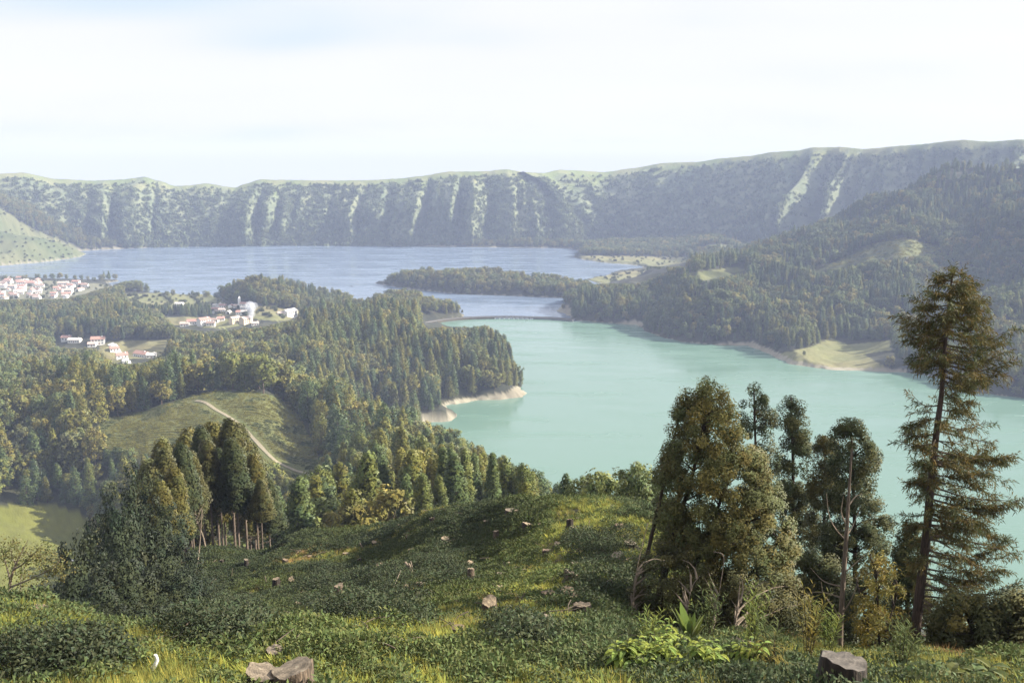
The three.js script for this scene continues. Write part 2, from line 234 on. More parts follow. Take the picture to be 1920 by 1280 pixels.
{
  const nr = ROWS.length, nc = COLS.length, pos = new Float32Array(nr * nc * 3), col = new Float32Array(nr * nc * 3), uv = new Float32Array(nr * nc * 2), zone = new Int8Array(nr * nc);
  for (let r = 0; r < nr; r++) for (let c = 0; c < nc; c++) {
    const k = r * nc + c, Z = ROWS[r], x = COLS[c] * Z, y = HGT[r][c];
    pos.set([x, y, -Z], k * 3); uv.set([x / 7, Z / 7], k * 2);
    zone[k] = y < -0.4 ? -3 : zoneOf(x, y, -Z); if (zone[k] === -1 && Z < 150) zone[k] = -2;
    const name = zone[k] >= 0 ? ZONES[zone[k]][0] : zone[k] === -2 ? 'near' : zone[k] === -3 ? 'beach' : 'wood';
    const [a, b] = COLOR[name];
    let m = clamp(0.5 + 0.9 * fbm(x / 38, Z / 38, 6.1, 4), 0, 1);
    if (name === 'near') m = clamp(0.5 + 0.8 * fbm(x / 4, Z / 4, 6.1, 4), 0, 1);
    if (name === 'field' || name === 'terraced_hill') { const cell = Math.sin(Math.floor((x * 0.8 + Z * 0.3 + 9 * noise(x / 60, Z / 60)) / 44) * 12.9 + Math.floor((Z * 0.9 - x * 0.25) / 60) * 7.3) * 0.5 + 0.5; m = clamp(0.7 * cell + 0.3 * m, 0, 1); }
    const g = 0.9 + 0.25 * noise(x / 3.1, Z / 3.1, 9);
    col.set([lerp(a[0], b[0], m) * g, lerp(a[1], b[1], m) * g, lerp(a[2], b[2], m) * g], k * 3);
  }
  const buckets = new Map();
  for (let r = 0; r < nr - 1; r++) for (let c = 0; c < nc - 1; c++) {
    const a = r * nc + c, b = a + 1, d = a + nc, e = d + 1;
    if (HGT[r][c] < -5 && HGT[r][c + 1] < -5 && HGT[r + 1][c] < -5 && HGT[r + 1][c + 1] < -5) continue;
    const z = zone[a]; if (!buckets.has(z)) buckets.set(z, []); buckets.get(z).push(a, b, d, b, e, d);
  }
  for (const [z, index] of [...buckets].sort((p, q) => p[0] - q[0])) { // each zone its own mesh with only its own vertices
    const map = new Map(), P = [], C = [], T = [], I = [];
    for (const k of index) { let n = map.get(k); if (n === undefined) { n = map.size; map.set(k, n); P.push(pos[k * 3], pos[k * 3 + 1], pos[k * 3 + 2]); C.push(col[k * 3], col[k * 3 + 1], col[k * 3 + 2]); T.push(uv[k * 2], uv[k * 2 + 1]); } I.push(n); }
    const g = new THREE.BufferGeometry(); g.setAttribute('position', new THREE.Float32BufferAttribute(P, 3)); g.setAttribute('color', new THREE.Float32BufferAttribute(C, 3)); g.setAttribute('uv', new THREE.Float32BufferAttribute(T, 2)); g.setIndex(I); g.computeVertexNormals();
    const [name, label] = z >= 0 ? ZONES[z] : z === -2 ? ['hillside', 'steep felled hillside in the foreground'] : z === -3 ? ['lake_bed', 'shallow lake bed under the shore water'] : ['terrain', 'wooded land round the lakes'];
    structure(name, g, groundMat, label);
  }
}
function drapeStrip(pts, width, lift, step = 3) { // a band laid along a line over the land
  const P = [], curve = new THREE.CatmullRomCurve3(pts), n = Math.max(4, Math.round(curve.getLength() / step)), I = [];
  for (let i = 0; i <= n; i++) {
    const p = curve.getPoint(i / n), t = curve.getTangent(i / n), nx = t.z, nz = -t.x, l = Math.hypot(nx, nz) || 1, w = width * (1 + 0.25 * noise(i * 0.31, 2.2)) / 2;
    for (const k of [-1, 0, 1]) { const x = p.x + nx / l * w * k, z = p.z + nz / l * w * k; P.push(x, heightAt(x, z) + lift, z); }
    if (i) for (let k = 0; k < 2; k++) { const a = (i - 1) * 3 + k, b = a + 1, c = a + 3, d = c + 1; I.push(a, c, b, b, c, d); }
  }
  const g = new THREE.BufferGeometry(); g.setAttribute('position', new THREE.Float32BufferAttribute(P, 3)); g.setIndex(I); g.computeVertexNormals();
  const q = g.attributes.position, T = []; for (let i = 0; i < q.count; i++) T.push(q.getX(i) / 5, q.getZ(i) / 5); g.setAttribute('uv', new THREE.Float32BufferAttribute(T, 2)); return g;
}
const dirtTex = noiseTex(128, (u, v) => { const n = 0.5 + 0.4 * tileNoise(u, v, 6, 4.4) + 0.3 * tileNoise(u, v, 21, 5.5); return [0.42 + 0.2 * n, 0.39 + 0.19 * n, 0.32 + 0.17 * n]; }, true);
const dirtMat = new THREE.MeshStandardMaterial({ map: dirtTex, roughness: 1 });
const TRACK_PTS = [[366, 752], [398, 764], [440, 792], [468, 818], [490, 842], [516, 866], [548, 881], [590, 889]].map(([u, v]) => groundAt(u, v, 500)), TRACK = new THREE.CatmullRomCurve3(TRACK_PTS).getPoints(60);
structure('track', drapeStrip(TRACK_PTS, 2.2, 0.3), dirtMat, 'narrow dirt track climbing the bracken hill');
const roadMat = new THREE.MeshStandardMaterial({ color: lin(0.55, 0.54, 0.52), roughness: 0.9 });
structure('road', drapeStrip([[206, 644], [216, 654], [228, 668], [240, 684], [250, 700]].map(([u, v]) => groundAt(u, v, 1000)), 8, 0.5), roadMat, 'pale straight road leading to the farmhouses');

// ------------------------------------------------------------------ water
const rippleTex = noiseTex(512, (u, v) => 0.5 + 0.3 * tileNoise(u, v * 1, 18, 3.1) + 0.25 * tileNoise(u, v, 47, 9.2) + 0.15 * tileNoise(u, v, 101, 5.1));
rippleTex.repeat.set(1, 1);
const laneTex = noiseTex(256, (u, v) => { const n = tileNoise(u, v, 5, 2.4) + 0.6 * tileNoise(u, v, 13, 7.7); return clamp(0.62 + 0.75 * n, 0.15, 1); }); laneTex.repeat.set(0.16, 0.3);
function waterMat(c) { return new THREE.MeshPhysicalMaterial({ color: c, roughness: 0.36, roughnessMap: laneTex, bumpMap: rippleTex, bumpScale: 0.035, ior: 1.33, specularIntensity: 1 }); }
function waterSheet(poly) {
  const shape = new THREE.Shape(poly.map(([x, z]) => new THREE.Vector2(x, z))), g = new THREE.ShapeGeometry(shape), p = g.attributes.position, T = [];
  for (let i = 0; i < p.count; i++) { const x = p.getX(i), z = p.getY(i); p.setXYZ(i, x, 0, z); T.push(x / 90, z / 50); }
  g.setAttribute('uv', new THREE.Float32BufferAttribute(T, 2)); const ix = g.index.array; for (let i = 0; i < ix.length; i += 3) [ix[i], ix[i + 1]] = [ix[i + 1], ix[i]]; g.computeVertexNormals();
  if (g.attributes.normal.getY(0) < 0) { for (let i = 0; i < ix.length; i += 3) [ix[i], ix[i + 1]] = [ix[i + 1], ix[i]]; g.computeVertexNormals(); }
  return g;
}
const BRIDGE = [[795, 606], [832, 600], [870, 596.5], [910, 595], [955, 594.5], [1000, 595.5], [1040, 597], [1076, 600]].map(([u, v]) => onLake(u, v, 2));
{
  const mid = BRIDGE.map((p) => [p.x, p.z]), l = mid[0], r = mid[mid.length - 1];
  structure('blue_lake', waterSheet([[-2600, l[1] - 20], [l[0] - 30, l[1] - 20], ...mid, [r[0] + 40, r[1] - 10], [2600, r[1] - 10], [2600, -3200], [-2600, -3200]]), waterMat(lin(0.135, 0.18, 0.25)), 'pale blue lake below the far crater wall');
  structure('green_lake', waterSheet([[-400, l[1] - 20], [l[0] - 30, l[1] - 20], ...mid, [r[0] + 40, r[1] - 10], [1800, r[1] - 10], [1800, -430], [-400, -430]]), waterMat(lin(0.118, 0.20, 0.157)), 'pale turquoise green lake in front of the bridge');
}

// ------------------------------------------------------------------ the crater wall
const WALL_BASE = [[-560, 1900], [-330, 2420], [-120, 2690], [60, 2810], [165, 2850], [300, 2905], [470, 2945], [620, 2945], [760, 2940], [900, 2935], [1000, 2945], [1060, 2962], [1110, 3050], [1200, 3020], [1300, 2925], [1500, 2730], [1700, 2540], [1920, 2330], [2300, 2020], [2700, 1500]];
const RIM = [[-560, 300], [-200, 318], [0, 326], [70, 323], [130, 335], [200, 338], [250, 336], [290, 331], [318, 338], [345, 348], [372, 347], [400, 343], [455, 351], [475, 344], [500, 336], [560, 337], [640, 338], [700, 337], [760, 334], [790, 330], [850, 321], [900, 321], [950, 317], [985, 323], [1015, 324], [1040, 318], [1075, 319], [1130, 322], [1180, 315], [1240, 305], [1300, 303], [1350, 296], [1385, 293], [1445, 284], [1480, 282], [1510, 276], [1560, 275], [1600, 279], [1680, 272], [1780, 262], [1830, 265], [1885, 261], [1920, 262], [2300, 250], [2700, 240]];
const wallPts = new THREE.CatmullRomCurve3(WALL_BASE.map(([u, Z]) => new THREE.Vector3((u - 960) / F / CP * Z * 0.985, 0, -Z)), false, 'centripetal');
const rimRow = (u) => { let i = 0; while (i < RIM.length - 2 && RIM[i + 1][0] < u) i++; const [a, va] = RIM[i], [b, vb] = RIM[i + 1]; const k = clamp((u - a) / (b - a), 0, 1); return lerp(va, vb, k * k * (3 - 2 * k) * 0.6 + k * 0.4); };
const wallColor = (h, steep, x, z) => {
  const n = clamp(0.5 + 0.8 * fbm(x / 60, z / 60 + h / 40, 2.6, 4), 0, 1), patch = fbm(x / 34, z / 34 + h * 5, 12.6, 4), grass = smooth(0.42, 0.58, (h > 0.72 ? (h - 0.72) * 2.4 : 0) + 0.55 * patch + 0.12);
  const a = [lerp(0.12, 0.20, n), lerp(0.15, 0.215, n), lerp(0.085, 0.12, n)], b = [lerp(0.15, 0.23, n), lerp(0.19, 0.23, n), lerp(0.07, 0.11, n)];
  return a.map((q, i) => lerp(q, b[i], grass));
};
let wallSpot; // (along 0..1, up 0..1) -> point
{
  const NS = 1100, NT = 110, pos = [], col = [], uvs = [], idx = [];
  const frames = []; for (let i = 0; i <= NS; i++) { const k = i / NS; frames.push([wallPts.getPointAt(k), wallPts.getTangentAt(k)]); }
  wallSpot = (k, t) => {
    const fi = clamp(k, 0, 1) * NS, i = Math.min(NS - 1, Math.floor(fi)), f = fi - i, p = frames[i][0].clone().lerp(frames[i + 1][0], f), tg = frames[i][1].clone().lerp(frames[i + 1][1], f);
    const back = new THREE.Vector3(tg.z, 0, -tg.x).normalize(); // away from the lake
    const s = wallPts.getLength() * k, u0 = 960 + F * CP * (p.x / -p.z);
    const run0 = 200, topZ = -(p.z + back.z * run0), u = 960 + F * CP * ((p.x + back.x * run0) / topZ), topH = EYE + ray(u, rimRow(u))[1] * topZ;
    if (t > 1) { const q = p.clone().addScaledVector(back, run0 + (t - 1) * 900); q.y = topH - (t - 1) * 260 - 0.2; return q; }
    // profile: scree foot, cliff, rounded top
    const run = run0 * (0.36 * t + 0.22 * (1 - Math.pow(1 - t, 2)) * t + 0.42 * Math.pow(t, 5) + 0.0);
    const slant = u0 > 1090 ? 55 * t : -12 * t, s1 = s + slant + 16 * noise(t * 2.6, s / 140, 1.9), big = fbm(s / 230, 0.7, 1.1, 2), saw = (x, sharp) => { const f = x - Math.floor(x); return f < sharp ? f / sharp : (1 - f) / (1 - sharp); };
    const w1 = s1 / 120 + 2.6 * noise(s / 330, 4.4) + 0.5 * noise(s / 90, 1.4), w2 = s1 / 41 + 1.3 * noise(s / 100, 8.1), per = (w, k, q) => Math.abs(Math.sin(Math.floor(w) * k + q)), h1 = 0.12 + 0.88 * per(w1, 12.99, 0), h2 = 0.1 + 0.9 * per(w2, 7.77, 0);
    const lo = 0.5 * per(w1, 3.71, 1) * (per(w1, 5.3, 2) > 0.6 ? 1 : 0.2), hi = 1 - 0.45 * per(w1, 9.13, 3), span = smooth(lo - 0.18, lo + 0.1, t) * smooth(hi + 0.2, hi - 0.12, t);
    const rib = saw(w1, 0.45 + 0.35 * per(w1, 2.17, 1)) * h1 * 1.6 * lerp(0.35, 1, span) - 0.5, rib2 = saw(w2, 0.6) * h2 * (0.4 + 0.6 * per(w2, 4.1, t * 2)) - 0.35;
    const env = Math.pow(Math.sin(Math.PI * clamp(0.12 + 0.80 * (1 - t), 0, 1)), 0.7);
    const calm = lerp(0.5, 1, smooth(380, 560, u0)) * lerp(1, 0.22, smooth(1085, 1110, u0)) * lerp(1, 8.5, smooth(1400, 1500, u0)) * (0.85 + 0.9 * Math.abs(noise(s / 260, 6.6)));
    const out = env * (calm * (60 * rib + 24 * rib2) + 22 * big) * (1 - 0.9 * smooth(0.8, 1, t)) + 11 * fbm(s / 26, t * 7, 9.1, 4) * (1 - smooth(0.9, 1, t));
    const q = p.clone().addScaledVector(back, run - out - 14); q.y = t * topH - (t < 0.02 ? 3 : 0) + (t === 1 ? 1.2 * noise(s / 9, 3.3) : 0); return q;
  };
  const TT = []; for (let j = 0; j <= NT; j++) TT.push(j / NT); TT.push(1.02, 1.1, 1.35, 1.9);
  for (let i = 0; i <= NS; i++) for (const t of TT) { const q = wallSpot(i / NS, t); pos.push(q.x, q.y, q.z); uvs.push(i / NS * wallPts.getLength() / 24, t * 10); col.push(...wallColor(Math.min(t, 1), 1, q.x, q.z)); }
  const m = TT.length; for (let i = 0; i < NS; i++) for (let j = 0; j < m - 1; j++) { const a = i * m + j, b = a + 1, c = a + m, d = c + 1; idx.push(a, c, b, b, c, d); }
  const g = new THREE.BufferGeometry(); g.setAttribute('position', new THREE.Float32BufferAttribute(pos, 3)); g.setAttribute('color', new THREE.Float32BufferAttribute(col, 3)); g.setAttribute('uv', new THREE.Float32BufferAttribute(uvs, 2)); g.setIndex(idx); g.computeVertexNormals();
  structure('crater_wall', g, new THREE.MeshStandardMaterial({ vertexColors: true, roughness: 1, bumpMap: groundBump, bumpScale: 4 }), 'long steep ribbed crater wall beyond the blue lake');
}
// ------------------------------------------------------------------ foliage and wood
class Leaves { // many small bent faces with a colour each; normals lean the way the clump bulges
  constructor() { this.p = []; this.c = []; this.n = []; }
  tri(a, b, c, k, n) { const ux = b.x - a.x, uy = b.y - a.y, uz = b.z - a.z, vx = c.x - a.x, vy = c.y - a.y, vz = c.z - a.z; if ((uy * vz - uz * vy) * n.x + (uz * vx - ux * vz) * n.y + (ux * vy - uy * vx) * n.z < 0) [b, c] = [c, b]; this.p.push(a.x, a.y, a.z, b.x, b.y, b.z, c.x, c.y, c.z); for (let i = 0; i < 3; i++) { this.c.push(k[0], k[1], k[2]); this.n.push(n.x, n.y, n.z); } }
  // a pointed leaf or spray: from a base along dir, width w, length l, facing n
  leaf(o, dir, n, l, w, k, droop = 0) {
    const side = new THREE.Vector3().crossVectors(n, dir).normalize().multiplyScalar(w / 2), nn = new THREE.Vector3().crossVectors(dir, side).normalize(), mid = o.clone().addScaledVector(dir, l * 0.45), tip = o.clone().addScaledVector(dir, l); tip.y -= droop * l;
    const a = mid.clone().add(side), b = mid.clone().sub(side); this.tri(o, a, b, k, nn); this.tri(a, tip, b, k, nn);
  }
  flake(o, n, s, k, r, bulge) { // a ragged single face
    const t = new THREE.Vector3(r() - 0.5, r() - 0.5, r() - 0.5).cross(n).normalize(), b = new THREE.Vector3().crossVectors(n, t);
    const q = [0, 2.1, 4.2].map((a) => { const e = a + (r() - 0.5) * 1.1, m = s * (0.6 + 0.6 * r()); return o.clone().addScaledVector(t, Math.cos(e) * m).addScaledVector(b, Math.sin(e) * m); });
    this.tri(q[0], q[1], q[2], k, bulge ?? n);
  }
  build() { const g = new THREE.BufferGeometry(); g.setAttribute('position', new THREE.Float32BufferAttribute(this.p, 3)); g.setAttribute('normal', new THREE.Float32BufferAttribute(this.n, 3)); g.setAttribute('color', new THREE.Float32BufferAttribute(this.c, 3)); return g; }
}
const V = (x, y, z) => new THREE.Vector3(x, y, z);
function limb(pts, r0, r1, sides = 6, steps = 0) { // a tapered bent tube
  const curve = new THREE.CatmullRomCurve3(pts), n = steps || Math.max(2, pts.length * 2), P = [], I = [], T = [];
  let ref = V(0, 0, 1); const t0 = curve.getTangent(0); if (Math.abs(t0.z) > 0.9) ref = V(1, 0, 0);
  for (let i = 0; i <= n; i++) {
    const k = i / n, c = curve.getPoint(k), t = curve.getTangent(k), a = new THREE.Vector3().crossVectors(t, ref).normalize(), b = new THREE.Vector3().crossVectors(t, a).normalize(), r = lerp(r0, r1, Math.pow(k, 0.85));
    for (let j = 0; j <= sides; j++) { const e = j / sides * Math.PI * 2; P.push(c.x + (a.x * Math.cos(e) + b.x * Math.sin(e)) * r, c.y + (a.y * Math.cos(e) + b.y * Math.sin(e)) * r, c.z + (a.z * Math.cos(e) + b.z * Math.sin(e)) * r); T.push(j / sides * 2, k * curve.getLength() * 0.7); }
    if (i) for (let j = 0; j < sides; j++) { const q = (i - 1) * (sides + 1) + j; I.push(q, q + sides + 1, q + 1, q + 1, q + sides + 1, q + sides + 2); }
  }
  const g = new THREE.BufferGeometry(); g.setAttribute('position', new THREE.Float32BufferAttribute(P, 3)); g.setAttribute('uv', new THREE.Float32BufferAttribute(T, 2)); g.setIndex(I); g.computeVertexNormals(); return g;
}
const barkTex = noiseTex(128, (u, v) => { const n = 0.62 + 0.5 * tileNoise(u, v * 0.25, 22, 1.3) + 0.2 * tileNoise(u, v, 30, 6.2); return [n, n * 0.93, n * 0.86]; }, true);
const bark = (r, g, b) => new THREE.MeshStandardMaterial({ color: lin(r, g, b), map: barkTex, bumpMap: barkTex, bumpScale: 0.02, roughness: 0.95 });
const BARK = { dark: bark(0.11, 0.085, 0.065), grey: bark(0.34, 0.30, 0.26), pale: bark(0.62, 0.57, 0.50), red: bark(0.17, 0.11, 0.085), trunk: bark(0.15, 0.115, 0.10) };
const leafMat = (r, g, b, through = 0.3) => new THREE.MeshPhysicalMaterial({ color: lin(r, g, b), vertexColors: true, roughness: 0.9, specularIntensity: 0.25, transmission: through, thickness: 0, side: THREE.DoubleSide });

function sphereDir(r) { const y = r() * 2 - 1, a = r() * Math.PI * 2, q = Math.sqrt(1 - y * y); return V(q * Math.cos(a), y, q * Math.sin(a)); }
// a clump: ragged faces round a centre, facing out and up
function clump(L, c, rad, n, size, k, r, up = 0.35, out) {
  for (let i = 0; i < n; i++) {
    const d = sphereDir(r), m = 0.5 + 0.5 * Math.pow(r(), 0.5), o = c.clone().addScaledVector(d, rad * m), nn = d.clone().add(V((r() - 0.5) * 1.1, up + (r() - 0.5) * 0.9, (r() - 0.5) * 1.1)).normalize(), f = 0.75 + 0.5 * r();
    const bulge = d.clone().multiplyScalar(0.8).add(V((r() - 0.5) * 0.8, 0.25 + (r() - 0.5) * 0.8, (r() - 0.5) * 0.8)); if (out) bulge.addScaledVector(out, 1.1); bulge.normalize(); if (bulge.dot(nn) < 0.15) bulge.copy(nn);
    L.flake(o, nn, size, [k[0] * f, k[1] * f, k[2] * f], r, bulge);
  }
}
// conifer with uneven tiers of drooping tufts; returns {trunk, crown}
function coniferShape(seed, { H = 22, R = 3, from = 0.16, clumps = 70, each = 26, size = 0.5, rad = 1.0, trunkR = 0.32, gap = 0.25, power = 0.8, tip = 0.3, dead = 0 }) {
  const r = rng(seed), L = new Leaves(), wood = [], lean = V((r() - 0.5) * 0.05 * H, 0, (r() - 0.5) * 0.05 * H), at = (t) => V(lean.x * t * t, H * t, lean.z * t * t);
  wood.push(limb([at(0).setY(-0.8), at(0.35), at(0.7), at(0.98)], trunkR, 0.05, 7, 6));
  const golden = 2.39996; let turn = r() * 6;
  for (let i = 0; i < clumps; i++) {
    const q = (i + 0.5 * r()) / clumps, t = from + (1 - from) * (1 - Math.pow(1 - q, 0.72)); turn += golden + (r() - 0.5) * 0.9;
    const lobe = 1 + 0.35 * noise(Math.cos(turn) * 1.3 + seed, t * 5, Math.sin(turn) * 1.3), prof = Math.min(1, (t - from) / 0.10 + 0.5) * Math.pow(1 - t, power) + 0.04, rr = R * prof * lobe * (r() < gap ? 0.45 + 0.3 * r() : 0.8 + 0.25 * r());
    const c = at(t).add(V(Math.cos(turn) * rr, -rr * 0.16 + (r() - 0.5) * 0.5, Math.sin(turn) * rr)), s = 0.55 + 0.75 * (1 - t) * r() + 0.25, f = 0.8 + 0.4 * r(), warm = r();
    clump(L, c, rad * s, each, size, [f * (0.9 + 0.25 * warm), f, f * (1.1 - 0.3 * warm)], r, 0.35, V(Math.cos(turn), 0.2, Math.sin(turn)));
    if (i % 3 === 0 && rr > 0.6) wood.push(limb([at(Math.max(0.05, t - 0.02)), at(t).lerp(c, 0.5).setY(at(t).y + 0.1), c], 0.07, 0.015, 4, 2));
  }
  clump(L, at(1), rad * tip, each, size * 0.7, [1, 1, 0.9], r, 0.8);
  for (let i = 0; i < dead; i++) { const t = 0.08 + (from - 0.06) * r() * 1.1, a = r() * 6.3, l = 0.6 + 1.4 * r(); wood.push(limb([at(t), at(t).add(V(Math.cos(a) * l * 0.6, -0.1, Math.sin(a) * l * 0.6)), at(t).add(V(Math.cos(a) * l, 0.15, Math.sin(a) * l))], 0.035, 0.01, 3, 2)); }
  return { trunk: mergeGeometries(wood), crown: L.build() };
}
function broadleafShape(seed, { H = 13, R = 4.5, from = 0.22, lobes = 11, per = 9, each = 20, size = 0.42, rad = 1.0, trunkR = 0.26, tall = 1 }) {
  const r = rng(seed), L = new Leaves(), wood = [], fork = H * (from + 0.06);
  wood.push(limb([V(0, -0.8, 0), V(0.2 * (r() - 0.5), fork * 0.5, 0.2 * (r() - 0.5)), V(0, fork, 0)], trunkR, trunkR * 0.7, 7, 4));
  for (let i = 0; i < lobes; i++) {
    const a = i * 2.39996 + r(), q = (i + 0.5) / lobes, y = H * lerp(from + 0.12, 0.9, q), shell = Math.sqrt(Math.max(0.05, 1 - Math.pow((y / H - 0.52) / 0.52, 2))), rr = R * shell * (0.45 + 0.4 * r()), c = V(Math.cos(a) * rr, y, Math.sin(a) * rr), lr = R * (0.34 + 0.16 * r()), f0 = 0.82 + 0.36 * r();
    wood.push(limb([V(0, fork * 0.95, 0), V(c.x * 0.45, lerp(fork, c.y, 0.45), c.z * 0.45), c], trunkR * 0.5, 0.03, 5, 3));
    for (let j = 0; j < per; j++) { const d = sphereDir(r); d.y = d.y * 0.8 + 0.18; const o = c.clone().add(V(d.x * lr, d.y * lr * tall, d.z * lr)), f = f0 * (0.85 + 0.3 * r()), warm = r(); clump(L, o, rad * (0.6 + 0.5 * r()), each, size, [f * (0.9 + 0.25 * warm), f, f * (1.1 - 0.3 * warm)], r, 0.45, d); }
  }
  return { trunk: mergeGeometries(wood), crown: L.build() };
}
// kinds used through the woods; the near ones have finer leaves
const far = { conifer: [], broadleaf: [] }, fine = { conifer: [], broadleaf: [] };
for (let i = 0; i < 6; i++) {
  const wide = [3.2, 4.4, 3.7, 5.0, 2.8, 4.0][i], pw = [0.7, 0.42, 0.55, 0.38, 0.8, 0.6][i];
  far.conifer.push(coniferShape(11 + i, { H: 22, R: wide, from: 0.06 + 0.05 * (i % 3), clumps: 84, each: 26, size: 0.5, rad: 1.05 + 0.12 * wide, power: pw, gap: 0.2 + 0.05 * i, tip: 0.6 }));
  fine.conifer.push(coniferShape(51 + i, { H: 22, R: wide * 0.94, from: 0.12 + 0.07 * (i % 4), clumps: 160, each: 60, size: 0.27, rad: 0.75 + 0.08 * wide, power: pw, gap: 0.2 + 0.06 * i, dead: 9, tip: 0.5 }));
  far.broadleaf.push(broadleafShape(31 + i, { H: 13, R: [4.2, 5.2, 3.4, 4.8, 3.8, 5.6][i], lobes: 12 + i, per: 10, each: 20, size: 0.44, tall: [1, 0.8, 1.5, 1.2, 1.35, 0.9][i], from: [0.2, 0.12, 0.25, 0.1, 0.3, 0.15][i] }));
  fine.broadleaf.push(broadleafShape(71 + i, { H: 13, R: [4.2, 5.2, 3.4, 4.8, 3.8, 5.4][i], lobes: 14 + i, per: 12, each: 48, size: 0.24, rad: 0.85, tall: [1, 0.8, 1.5, 1.2, 1.35, 0.9][i], from: [0.2, 0.12, 0.25, 0.1, 0.3, 0.15][i] }));
}
const TINTS = { // base colours of the foliage
  conifer: [[0.112, 0.134, 0.038], [0.086, 0.118, 0.042], [0.138, 0.142, 0.034], [0.072, 0.102, 0.044], [0.156, 0.150, 0.034]],
  broadleaf: [[0.148, 0.164, 0.046], [0.168, 0.168, 0.046], [0.118, 0.146, 0.052], [0.198, 0.182, 0.050], [0.150, 0.158, 0.070]],
};
const CROWN = { conifer: TINTS.conifer.map((c) => leafMat(...c)), broadleaf: TINTS.broadleaf.map((c) => leafMat(...c)) };
const whiteLeaf = leafMat(1, 1, 1);
// ------------------------------------------------------------------ where the woods stand
const OPEN = [ // what lies open to view: no tree in front may stand so tall that it hides these
  [[96, 628], [200, 634], [320, 634], [306, 664], [262, 680], [206, 682], [180, 655], [96, 650]], [[-60, 512], [120, 519], [240, 523], [205, 536], [160, 550], [120, 560], [-60, 562]], [[228, 544], [410, 550], [425, 572], [385, 578], [250, 578]], [[300, 590], [480, 588], [556, 578], [560, 598], [480, 614], [395, 620], [335, 616]], [[392, 568], [472, 566], [474, 592], [392, 592]],
  [[846, 780], [862, 824], [930, 840], [1000, 868], [1050, 890], [1112, 934], [1250, 962], [1500, 1150], [1920, 1150], [1920, 780]],
  [[190, 790], [300, 762], [400, 732], [520, 740], [558, 776], [600, 860], [596, 896], [540, 886], [480, 850], [300, 842], [200, 836]], [[786, 588], [1080, 588], [1080, 606], [796, 614]], [[826, 744], [990, 722], [1000, 752], [840, 776]], [[788, 774], [870, 774], [870, 796], [788, 796]], [[-60, 940], [110, 946], [176, 985], [150, 1130], [-60, 1130]], [[1078, 478], [1290, 480], [1290, 500], [1130, 496]], [[1100, 508], [1260, 506], [1200, 530], [1110, 532]], [[1440, 660], [1520, 648], [1562, 632], [1668, 638], [1692, 696], [1560, 696], [1488, 686]], [[1520, 512], [1590, 480], [1650, 455], [1770, 466], [1730, 478], [1640, 486]], [[1300, 508], [1390, 498], [1400, 508], [1320, 526]],
].map((p) => ({ p, u0: Math.min(...p.map((q) => q[0])), u1: Math.max(...p.map((q) => q[0])), v0: Math.min(...p.map((q) => q[1])), v1: Math.max(...p.map((q) => q[1])) }));
function keepOpen(t) { // shorten a tree until it clears the open ground behind it; 0 if it cannot
  let h = t.h; for (let n = 0; n < 6; n++) { const hit = [1, 0.8, 0.6, 0.4, 0.15].some((k) => { const [u, v] = pixelOf(t.x, t.y + h * k, t.z), w = 0.13 * h * F / -t.z; return OPEN.some((o) => v > o.v0 && v < o.v1 && u > o.u0 - w && u < o.u1 + w && (inside(o.p, u, v) || inside(o.p, u - w, v) || inside(o.p, u + w, v))); }); if (!hit) return h; h *= 0.82; } return 0;
}
const woods = []; // {x,y,z,kind,h,turn,tint,area}
function areaOf(u, v, Z) { // [area key, share of conifers, height of conifers, height of broadleaves, density]
  if (Z < 560) return u > 500 ? ['spur', 0.88, 22, 14, 1] : ['hollow', 0.35, 17, 12, 0.9];
  if (Z < 800) return u < 340 ? ['bank', 0.45, 19, 13, 0.95] : u < 620 ? ['top', 0.45, 19, 15, 0.8] : ['spur', 0.85, 22, 14, 1];
  if (u < 1010 && u > 545 && Z > 850 && Z < 1480) return ['headland', 0.74, 22, 14, 1];
  if (Z < 1240 && u < 620) return ['plain', 0.45, 18, 14, 1];
  if (u < 640 && Z < 1560) return ['village', 0.5, 17, 12, 0.95];
  if (u < 640) return ['knoll', 0.25, 15, 11, 0.95];
  if (u < 870 && Z < 1800) return ['causeway', 0.15, 14, 11, 0.9];
  if (u < 1110 && Z > 1800 && Z < 2060) return ['spit', 0.1, 13, 11, 1];
  if (Z < 1950 && u > 1040) return ['mountain', 0.5, 17, 11, 0.97];
  if (u > 1250 && Z < 2420) return ['upper', 0.75, 13, 9, 0.95];
  if (Z > 2420) return ['foot', 0.15, 12, 10, 0.85];
  return ['shore', 0.1, 10, 8, 0.35];
}
